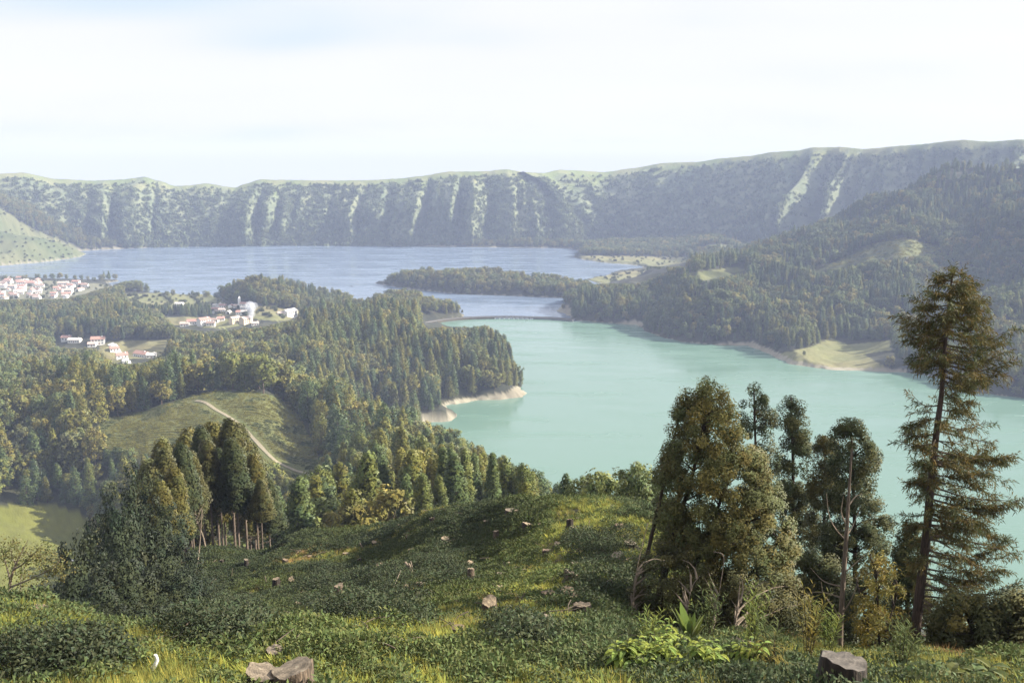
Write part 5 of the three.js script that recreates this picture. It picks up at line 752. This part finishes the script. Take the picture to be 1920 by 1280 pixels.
[[1325, 1215, 22, 1.0, LEAF.shrub, 'grey green feathery sapling left of the pointed one'], [1408, 1225, 19, 1.12, LEAF.fresh, 'pointed yellow tipped feathery sapling in the middle of the undergrowth'], [1515, 1240, 22, 1.15, LEAF.gold, 'round yellowish feathery sapling before the dark trees'], [1555, 1230, 24, 0.9, LEAF.fresh, 'feathery sapling next to the bare trunk foot'], [1445, 1262, 16, 0.75, LEAF.shrub, 'low feathery sapling behind the nodding grass'], [1215, 1225, 24, 0.6, LEAF.fresh, 'small feathery sapling at the edge of the open grass'], [1690, 1262, 20, 0.8, LEAF.shrub, 'feathery sapling at the foot of the tall conifer']].forEach(([u, v, Z, k, mat, label]) => leafPlant('feathery_sapling', label, u, v, Z, { ...feather, H: 1.5 * k, mat }));
[[1288, 1216, 22, 'upright banana like plant with wide paddle leaves']].forEach(([u, v, Z, label]) => leafPlant('paddle_plant', label, u, v, Z, { stems: 4, H: 0.35, spread: 0.2, leaves: 3, l: 0.8, w: 0.26, rise: 2.6, droop: 0.15, mat: LEAF.fresh, from: 0.1 }));
[[1765, 1282, 13, 'dark plant with big flat leaves at the bottom right edge'], [1540, 1288, 12.5, 'blue green big leaved plant beside the big dark stump'], [1850, 1290, 13, 'dark big leaved plant in the bottom right corner']].forEach(([u, v, Z, label]) => leafPlant('big_leaved_plant', label, u, v, Z, { stems: 5, H: 0.35, spread: 0.45, leaves: 6, l: 0.4, w: 0.4, rise: 0.5, droop: 0.5, mat: LEAF.shrub, from: 0.2 }));
[[1455, 1290, 12.5, 'nodding grass with pale curled heads near the bottom edge'], [1420, 1284, 13, 'second nodding grass left of the pale curled heads']].forEach(([u, v, Z, label]) => leafPlant('nodding_grass', label, u, v, Z, { stems: 10, H: 0.8, spread: 0.45, leaves: 8, l: 0.35, w: 0.05, rise: 1.0, droop: 1.3, mat: LEAF.gold, from: 0.1, stemR: 0.006 }));
// slash: cut twigs and thin logs strewn over the felled slope, too many to count
{
  const r = rng(808), N = 750, twig = limb([V(-0.5, 0.02, 0), V(-0.1, 0.1, 0.06), V(0.5, 0.03, -0.04)], 0.022, 0.01, 5, 4), im = new THREE.InstancedMesh(twig, deadwood, N), m = new THREE.Matrix4(), q = new THREE.Quaternion(), c = new THREE.Color();
  for (let i = 0; i < N; i++) { const u = lerp(300, 1200, r()), v = lerp(960, 1230, r()), p = groundAt(u, v, 15), Z = -p.z, s = (0.32 + 0.8 * r() * r()) * (0.8 + Z / 60), g = 0.3 + 0.8 * r() * r(); p.y += 0.06 + 0.16 * r(); m.compose(p, q.setFromEuler(new THREE.Euler((r() - 0.5) * 0.7, r() * 6.28, (r() - 0.5) * 0.9)), V(s, s, s)); im.setMatrixAt(i, m); im.setColorAt(i, c.setRGB(g, g * 0.95, g * 0.9)); }
  tag(top(im, 'slash'), 'cut twigs and branches strewn over the felled slope', 'debris', null, 'stuff');
}
// small broken stubs all over the flank: each still a stump of its own
{
  const r = rng(909), spots = []; let n = 0;
  for (let tries = 0; n < 46 && tries < 400; tries++) { const u = lerp(320, 1180, r()), v = lerp(970, 1180, r()), p = groundAt(u, v, 26); if (-p.z > 135 || spots.some((q) => q.distanceTo(p) < 2.2)) continue; spots.push(p); n++;
    const g = new THREE.Group(), kind = [0, 2, 1, 4][Math.floor(r() * 4)], d = 0.28 + 0.25 * r(), bk = Math.floor(r() * 3), ct = [0, 2, 2, 1][Math.floor(r() * 4)]; part('bark', stumpKinds[kind].side, stumpBark[bk], g); part('cut_face', stumpKinds[kind].cut, cutMat[ct], g); g.position.copy(p); g.rotation.set((r() - 0.5) * 0.25, r() * 6, (r() - 0.5) * 0.25); g.scale.set(d, d + 0.3 + 0.2 * r(), d); top(g, 'tree_stump');
    tag(g, `${d > 0.42 ? 'thick' : 'thin'} cut stub, ${['dark', 'grey', 'black'][bk]} barked, in the ${u < 600 ? 'lower left of the felled flank' : u < 850 ? 'middle of the felled flank' : 'upper right of the felled flank'}`, 'stump', 'small stubs of the felled flank'); }
}
// ------------------------------------------------------------------ bridge between the lakes
const stone = new THREE.MeshStandardMaterial({ color: lin(0.34, 0.33, 0.31), map: dirtTex, roughness: 0.9 }), white = new THREE.MeshStandardMaterial({ color: lin(0.72, 0.72, 0.70), roughness: 0.8 }), darkStone = new THREE.MeshStandardMaterial({ color: lin(0.13, 0.13, 0.13), roughness: 0.95 });
function ribbon(pts, offA, offB, yA, yB) { // a solid band along a line: from side offset A to B, from height A to B
  const P = [], I = []; pts.forEach((p, i) => { const a = pts[Math.max(0, i - 1)], b = pts[Math.min(pts.length - 1, i + 1)], t = b.clone().sub(a).setY(0).normalize(), n = V(t.z, 0, -t.x); for (const [o, y] of [[offA, yA], [offB, yA], [offB, yB], [offA, yB]]) { const q = p.clone().addScaledVector(n, o); P.push(q.x, y, q.z); } if (i) for (let k = 0; k < 4; k++) { const c = (i - 1) * 4 + k, d = (i - 1) * 4 + (k + 1) % 4; I.push(c, d, c + 4, d, d + 4, c + 4); } });
  const e = (pts.length - 1) * 4; I.push(0, 2, 1, 0, 3, 2, e, e + 1, e + 2, e, e + 2, e + 3); const g = new THREE.BufferGeometry(); g.setAttribute('position', new THREE.Float32BufferAttribute(P, 3)); g.setIndex(I); const h = g.toNonIndexed(); h.computeVertexNormals(); const T = new Float32Array(h.attributes.position.count * 2); for (let i = 0; i < T.length / 2; i++) { T[i * 2] = h.attributes.position.getX(i) / 6; T[i * 2 + 1] = (h.attributes.position.getY(i) + h.attributes.position.getZ(i)) / 6; } h.setAttribute('uv', new THREE.BufferAttribute(T, 2)); return h;
}
{
  const curve = new THREE.CatmullRomCurve3(BRIDGE), pts = curve.getPoints(60), g = new THREE.Group(), b = pts[30].clone().setY(0), rel = pts.map((p) => p.clone().sub(b));
  const L0 = rel.slice(0, 30), mid = rel.slice(29, 44), R0 = rel.slice(43);
  part('causeway', ribbon(L0, -5, 5, -3, 2.6), stone, g); part('causeway', ribbon(R0, -5, 5, -3, 2.6), darkStone, g); part('deck', ribbon(mid, -5.1, 5.1, 2.0, 2.65), stone, g);
  part('roadway', ribbon(rel, -3.6, 3.6, 2.64, 2.72), new THREE.MeshStandardMaterial({ color: lin(0.16, 0.16, 0.165), roughness: 0.9 }), g); part('parapet', ribbon(rel, 4.3, 4.8, 2.6, 3.5), stone, g); part('parapet', ribbon(rel, -4.8, -4.3, 2.6, 3.5), stone, g);
  const mc = new THREE.CatmullRomCurve3(mid); for (let i = 0; i <= 8; i++) { const p = mc.getPointAt(i / 8), t = mc.getTangentAt(i / 8), m = part('pier', new THREE.BoxGeometry(2.6, 4.6, 9.6), white, g); m.position.set(p.x, -0.28, p.z); m.rotation.y = Math.atan2(-t.z, t.x); }
  g.position.copy(b); top(g, 'bridge'); tag(g, 'low stone causeway bridge with small openings between the two lakes', 'bridge');
}
// ------------------------------------------------------------------ houses
const wallPaint = [lin(0.78, 0.77, 0.74), lin(0.80, 0.76, 0.70), lin(0.74, 0.74, 0.74), lin(0.62, 0.52, 0.38)].map((c) => new THREE.MeshStandardMaterial({ color: c, roughness: 0.85 })), tile = [lin(0.36, 0.21, 0.17), lin(0.28, 0.20, 0.17), lin(0.46, 0.36, 0.31), lin(0.55, 0.52, 0.48)].map((c) => new THREE.MeshStandardMaterial({ color: c, roughness: 0.9 })), paneMat = new THREE.MeshStandardMaterial({ color: lin(0.05, 0.06, 0.07), roughness: 0.25 });
const houseBody = (w, d, h, rise) => { const s = new THREE.Shape(); s.moveTo(-d / 2, -2); s.lineTo(d / 2, -2); s.lineTo(d / 2, h); s.lineTo(0, h + rise); s.lineTo(-d / 2, h); const g = new THREE.ExtrudeGeometry(s, { depth: w, bevelEnabled: false }); g.translate(0, 0, -w / 2); g.rotateY(Math.PI / 2); return g; };
const houseRoof = (w, d, h, rise) => { const s = new THREE.Shape(), o = 0.5, k = rise / (d / 2); s.moveTo(-d / 2 - o, h - o * k + 0.05); s.lineTo(0, h + rise + 0.06); s.lineTo(d / 2 + o, h - o * k + 0.05); s.lineTo(d / 2 + o, h - o * k + 0.38); s.lineTo(0, h + rise + 0.4); s.lineTo(-d / 2 - o, h - o * k + 0.38); const g = new THREE.ExtrudeGeometry(s, { depth: w + 0.8, bevelEnabled: false }); g.translate(0, 0, -w / 2 - 0.4); g.rotateY(Math.PI / 2); return g; };
const houseKinds = [[11, 7, 3.4, 2.0], [14, 8, 5.6, 2.2], [9, 7, 3.2, 1.8], [18, 9, 4.0, 2.4]].map(([w, d, h, rise]) => ({ w, d, h, body: houseBody(w, d, h, rise), roof: houseRoof(w, d, h, rise), chimney: new THREE.BoxGeometry(0.9, 2.2, 0.9).translate(w * 0.3, h + rise * 0.9, 0.8), rows: h > 5 ? 2 : 1 })), win = new THREE.BoxGeometry(1.2, 1.4, 0.16), doorG = new THREE.BoxGeometry(1.2, 2.3, 0.16);
function house(x, z, turn, kind, paint, roof, label, group, scale = 1) {
  const K = houseKinds[kind], g = new THREE.Group(); part('wall', K.body, wallPaint[paint], g); const rf = part('roof', K.roof, tile[roof], g); part('chimney', K.chimney, wallPaint[0], rf);
  for (const sd of [1, -1]) { const n = Math.round(K.w / 3.4); for (let row = 0; row < K.rows; row++) for (let i = 0; i < n; i++) { const isDoor = row === 0 && i === (n >> 1) && sd > 0, m = part(isDoor ? 'door' : 'window', isDoor ? doorG : win, isDoor ? tile[1] : paneMat, g); m.position.set((i - (n - 1) / 2) * 3.1, isDoor ? 1.15 : 1.75 + row * 2.6, sd * (K.d / 2 + 0.04)); } }
  g.position.set(x, Math.max(1, heightAt(x, z)), z); g.rotation.y = turn; g.scale.setScalar(scale); top(g, 'house'); return tag(g, label, 'house', group);
}
const at = (u, v, from) => groundAt(u, v, from);
[ // the houses one can tell apart
  [228, 671, 1050, 0.5, 0, 0, 0, 'white farmhouse with an orange red roof at the near end of the pale road', 1.25], [214, 661, 1050, 0.5, 2, 0, 0, 'small white farm building behind the farmhouse at the pale road', 1.2], [266, 669, 1050, -0.5, 3, 0, 0, 'long white barn with a red gable right of the pale road', 1.1], [284, 671, 1050, 0.2, 2, 0, 3, 'low white shed at the right end of the red gabled barn', 1.2], [184, 645, 1100, 0.2, 1, 0, 0, 'two storey white house at the far end of the pale road', 1.25], [172, 649, 1100, 0.2, 2, 0, 2, 'low white annexe left of the two storey house', 1.1], [125, 640, 1100, 0, 0, 0, 0, 'white house with a red roof standing alone at the wood edge', 1.15], [140, 644, 1100, 0, 3, 1, 3, 'long pale wall like shed right of the lone red roofed house', 0.9],
  [382, 608, 1300, 0.9, 1, 0, 0, 'white house with a bright gable at the right end of the middle village row', 1.3], [363, 607, 1300, 0.1, 3, 0, 0, 'long white house with a red roof in the middle village row', 1.1], [346, 612, 1300, 0.2, 0, 0, 2, 'white cottage at the left end of the middle village row', 1.2], [395, 613, 1300, 0.1, 0, 1, 1, 'brownish roofed cottage below the middle village row', 1.2], [402, 605, 1300, 0.1, 2, 0, 1, 'small cottage behind the brownish roofed one', 1.2], [414, 601, 1300, 0.2, 2, 0, 0, 'cottage with a red roof right of the middle village row', 1.2],
  [440, 604, 1300, 0.9, 1, 3, 2, 'ochre house by the smoke, left one', 1.1], [461, 606, 1300, 1.0, 1, 3, 2, 'ochre house by the smoke, right one', 1.25], [478, 610, 1300, 0.3, 2, 0, 2, 'low white house just right of the smoke', 1.1], [543, 594, 1350, 1.0, 1, 0, 3, 'tall white house standing apart at the right end of the village', 1.5], [532, 592, 1350, 0.2, 3, 0, 2, 'low white house left of the tall white one', 1.0], [336, 575, 1500, 0, 1, 0, 3, 'small white block at the top of the conifer belt', 1.0], [594, 575, 1500, 0.2, 2, 0, 2, 'small white house among the trees right of the knoll', 1.3],
].forEach(([u, v, from, turn, kind, paint, roof, label, sc]) => { const p = at(u, v, from); house(p.x, p.z, turn, kind, paint, roof, label, 'village houses', sc); });
{ // rows of the larger village: alike from here
  const r = rng(55), used = [];
  const row = (n, u0, u1, v0, v1, label, group, from, keep) => { for (let i = 0, tries = 0; i < n && tries < 900; tries++) { const u = lerp(u0, u1, r()), v = lerp(v0, v1, r()); if (keep && !keep(u, v)) continue; const p = at(u, v, from); if (p.y < 1.2 || used.some((q) => Math.hypot(q[0] - p.x, q[1] - p.z) < 17)) continue; used.push([p.x, p.z]); const kd = Math.floor(r() * 4), rf = [0, 0, 2, 3, 1][Math.floor(r() * 5)]; house(p.x, p.z, (r() - 0.5) * 0.7 + (r() < 0.3 ? 1.57 : 0), kd, r() < 0.75 ? 0 : 2, rf, `${['small', 'two storey', 'tiny', 'long'][kd]} white house with a ${['red', 'brownish', 'pinkish', 'pale'][rf]} roof ${label}`, group, 0.8 + 0.3 * r()); i++; } };
  row(16, 398, 466, 575, 590, 'below the wooded knoll', 'village row below the knoll', 1400);
  row(62, -40, 75, 526, 562, 'in the crowded left village', 'village at the left edge', 1500);
  row(12, 100, 165, 531, 545, 'near the tree lined point', 'village row by the point', 1500); row(8, 100, 135, 547, 560, 'right of the crowded left village', 'small group of village houses', 1500);
}
// chapel tower
{ const p = at(449, 577, 1450), g = new THREE.Group(); part('tower', new THREE.BoxGeometry(4, 15, 4).translate(0, 6, 0), wallPaint[0], g); part('spire', new THREE.ConeGeometry(3, 4, 4).rotateY(Math.PI / 4).translate(0, 15.6, 0), wallPaint[0], g); g.position.copy(p); top(g, 'chapel_tower'); tag(g, 'small white chapel tower rising before the dark knoll', 'tower'); }
// ------------------------------------------------------------------ hedges and single trees of the open land
{
  const r = rng(66), bush = [0, 1].map((i) => far.broadleaf[i]);
  const tree = (u, v, from, h, kind, tint, label, group) => { const p = at(u, v, from); if (p.y < 0.3) return; plantTree({ x: p.x, y: p.y - 0.4, z: p.z, kind, h, turn: r() * 6, q: r(), tint, wide: kind === 'conifer' ? 1.3 : undefined }, label, group, far); };
  [[313, 556], [324, 555], [360, 556], [371, 557], [386, 558], [406, 560]].forEach(([u, v], i) => tree(u, v, 1700, 9 + 4 * r(), 'broadleaf', i % 3, 'bushy tree in the hedge between the lakeside fields and the blue lake', 'hedge trees by the blue lake'));
  [[8, 527], [20, 526], [36, 525], [46, 526], [70, 524], [84, 524], [98, 524], [112, 525], [124, 525], [140, 526], [152, 526], [164, 527], [176, 527], [190, 527], [202, 526], [216, 526]].forEach(([u, v], i) => tree(u, v, 1750, 9 + 6 * r(), 'broadleaf', i % 4, 'round tree on the low point running into the blue lake', 'trees on the low point'));
  [[1124, 478], [1140, 478], [1156, 479], [1172, 480], [1188, 480], [1204, 481], [1220, 482], [1236, 483], [1252, 484], [1268, 485], [1112, 478], [1148, 477], [1180, 479], [1228, 482]].forEach(([u, v], i) => tree(u, v, 2300, 14 + 6 * r(), 'broadleaf', i % 4, 'tree in the belt between the long straw field and the crater wall', 'tree belt at the long straw field'));
  tree(1176, 606, 1450, 11, 'broadleaf', 3, 'lone yellowish tree on the little sand spit'); tree(1508, 669, 1150, 7, 'broadleaf', 0, 'bush on the shore of the sunlit meadow'); tree(1668, 693, 1150, 15, 'broadleaf', 3, 'pale rounded tree at the right end of the sunlit meadow'); tree(1056, 580, 1500, 10, 'broadleaf', 3, 'yellowish tree on the sand by the right end of the bridge'); tree(860, 780, 900, 5, 'broadleaf', 4, 'reddish bush at the tip of the small sand spit'); tree(491, 541, 1600, 24, 'conifer', 3, 'tall pointed conifer on the summit of the lakeside knoll'); tree(171, 905, 400, 8, 'broadleaf', 3, 'small yellow tree on the shaded bank above the pasture'); tree(196, 968, 380, 9, 'broadleaf', 3, 'yellow bush beside the dark hollow');
  // conifer belt before the lakeside fields
  for (let i = 0; i < 34; i++) tree(250 + i * 4.3 + r() * 3, 588 + r() * 6, 1300, 15 + 6 * r(), 'conifer', [3, 1, 3, 0][i % 4], 'dark conifer in the straight belt before the lakeside fields', 'conifer belt before the fields');
}
// ------------------------------------------------------------------ cow, boat, smoke
{
  const p = at(137, 1056, 380), g = new THREE.Group(), hide = new THREE.MeshStandardMaterial({ color: lin(0.75, 0.72, 0.68), roughness: 0.9 });
  const body = [new THREE.SphereGeometry(0.5, 14, 10).scale(1.9, 0.78, 0.66).translate(0, 1.05, 0), new THREE.SphereGeometry(0.34, 10, 8).scale(1.2, 1, 0.75).translate(0.85, 1.2, 0), new THREE.SphereGeometry(0.26, 10, 8).scale(1.6, 0.85, 0.7).rotateZ(-0.7).translate(1.3, 0.95, 0)]; for (const [x, z] of [[0.62, 0.2], [0.62, -0.2], [-0.7, 0.2], [-0.7, -0.2]]) body.push(limb([V(x, 1.0, z), V(x + (x < 0 ? -0.08 : 0.04), 0.5, z), V(x, 0, z)], 0.14, 0.07, 6, 4)); body.push(limb([V(-0.95, 1.25, 0), V(-1.05, 0.9, 0), V(-1.02, 0.6, 0)], 0.04, 0.03, 4, 3), limb([V(1.2, 1.2, 0.12), V(1.18, 1.3, 0.26), V(1.2, 1.28, 0.34)], 0.05, 0.03, 4, 2), limb([V(1.2, 1.2, -0.12), V(1.18, 1.3, -0.26), V(1.2, 1.28, -0.34)], 0.05, 0.03, 4, 2));
  part('body', mergeGeometries(body.map((q) => q.toNonIndexed())), hide, g); g.position.copy(p); g.rotation.y = 2.7; top(g, 'cow'); tag(g, 'white cow grazing on the valley pasture beside the dark trees', 'cow');
  const q = onLake(660, 537), bg = new THREE.Group(), hull = new THREE.Shape(); hull.moveTo(-3, 0); hull.quadraticCurveTo(0, -1.5, 3.6, 0); hull.quadraticCurveTo(0, 1.5, -3, 0); const hg = new THREE.ExtrudeGeometry(hull, { depth: 0.8, bevelEnabled: true, bevelSize: 0.15, bevelThickness: 0.15, bevelSegments: 2 }); hg.rotateX(-Math.PI / 2); part('hull', hg, darkStone, bg); part('cabin', new THREE.BoxGeometry(1.4, 0.9, 1.2).translate(-0.6, 1.3, 0), darkStone, bg); bg.position.set(q.x, -0.1, q.z); top(bg, 'boat'); tag(bg, 'tiny dark boat alone on the blue lake', 'boat');
  const s = at(470, 608, 1300), sm = new THREE.MeshStandardMaterial({ color: lin(0.85, 0.87, 0.92), roughness: 1, transparent: true, opacity: 0.12 }), puffs = [], r = rng(12);
  for (let i = 0; i < 26; i++) { const k = i / 26, ge = new THREE.IcosahedronGeometry(2 + 4.5 * k, 2), a = ge.attributes.position; for (let j = 0; j < a.count; j++) { const v = V(a.getX(j), a.getY(j), a.getZ(j)), f = 1 + 0.4 * noise(v.x * 0.4 + i, v.y * 0.4, v.z * 0.4); a.setXYZ(j, v.x * f, v.y * f * 0.9, v.z * f); } ge.computeVertexNormals(); ge.translate((r() - 0.3) * 14 * k, 4 + k * 24, (r() - 0.5) * 8 * k); puffs.push(ge); }
  const mesh = new THREE.Mesh(mergeGeometries(puffs), sm); mesh.position.copy(s); top(mesh, 'smoke'); tag(mesh, 'thin pale smoke drifting up among the village houses', 'smoke', null, 'stuff');
}
// hedge lines on the terraced hill and round the fields: bushes in rows, too far to count
{
  const r = rng(313), list = [], add = (x, z, s) => list.push([x, heightAt(x, z), z, s]);
  for (const k of [3, 5, 6, 7, 8, 13]) { const [name, , [z0, z1], poly] = ZONES[k], us = poly.map((q) => q[0]), vs = poly.map((q) => q[1]);
    for (let i = 0; i < 2600; i++) { const u = lerp(Math.max(-60, Math.min(...us)), Math.max(...us), r()), v = lerp(Math.min(...vs), Math.max(...vs), r()); if (!inside(poly, u, v)) continue; const p = groundAt(u, v, z0); if (-p.z > z1 || p.y < 0.6) continue;
      const x = p.x, Z = -p.z, row = name === 'terraced_hill' ? Math.abs(((p.y + 6 * noise(x / 90, Z / 90)) / 11) % 1 - 0.5) < 0.07 || Math.abs(((x * 0.8 + Z * 0.3) / 70) % 1) < 0.04 : Math.abs(((x * 0.8 + Z * 0.3 + 9 * noise(x / 60, Z / 60)) / 44) % 1) < 0.05 || Math.abs(((Z * 0.9 - x * 0.25) / 60) % 1) < 0.035;
      if ((row && (k !== 7 || r() < 0.3)) || r() < 0.02) add(x, p.z, 0.45 + 0.5 * r()); } }
  const shape = far.broadleaf[1], im = new THREE.InstancedMesh(shape.crown, whiteLeaf, list.length), m = new THREE.Matrix4(), q = new THREE.Quaternion(), c = new THREE.Color();
  list.forEach(([x, y, z, s], i) => { const k = s * 0.62, f = 0.8 + 0.5 * r(); m.compose(V(x, y - 1.3 * k, z), q.setFromAxisAngle(V(0, 1, 0), r() * 6.28), V(k, k * 0.8, k)); im.setMatrixAt(i, m); im.setColorAt(i, c.setRGB(0.10 * f, 0.115 * f, 0.05 * f)); });
  tag(top(im, 'hedges'), 'hedge lines and bushes on the far fields and the terraced hill', 'hedges', null, 'stuff'); console.log('hedge bushes', list.length);
}
renderer.render(scene, camera);
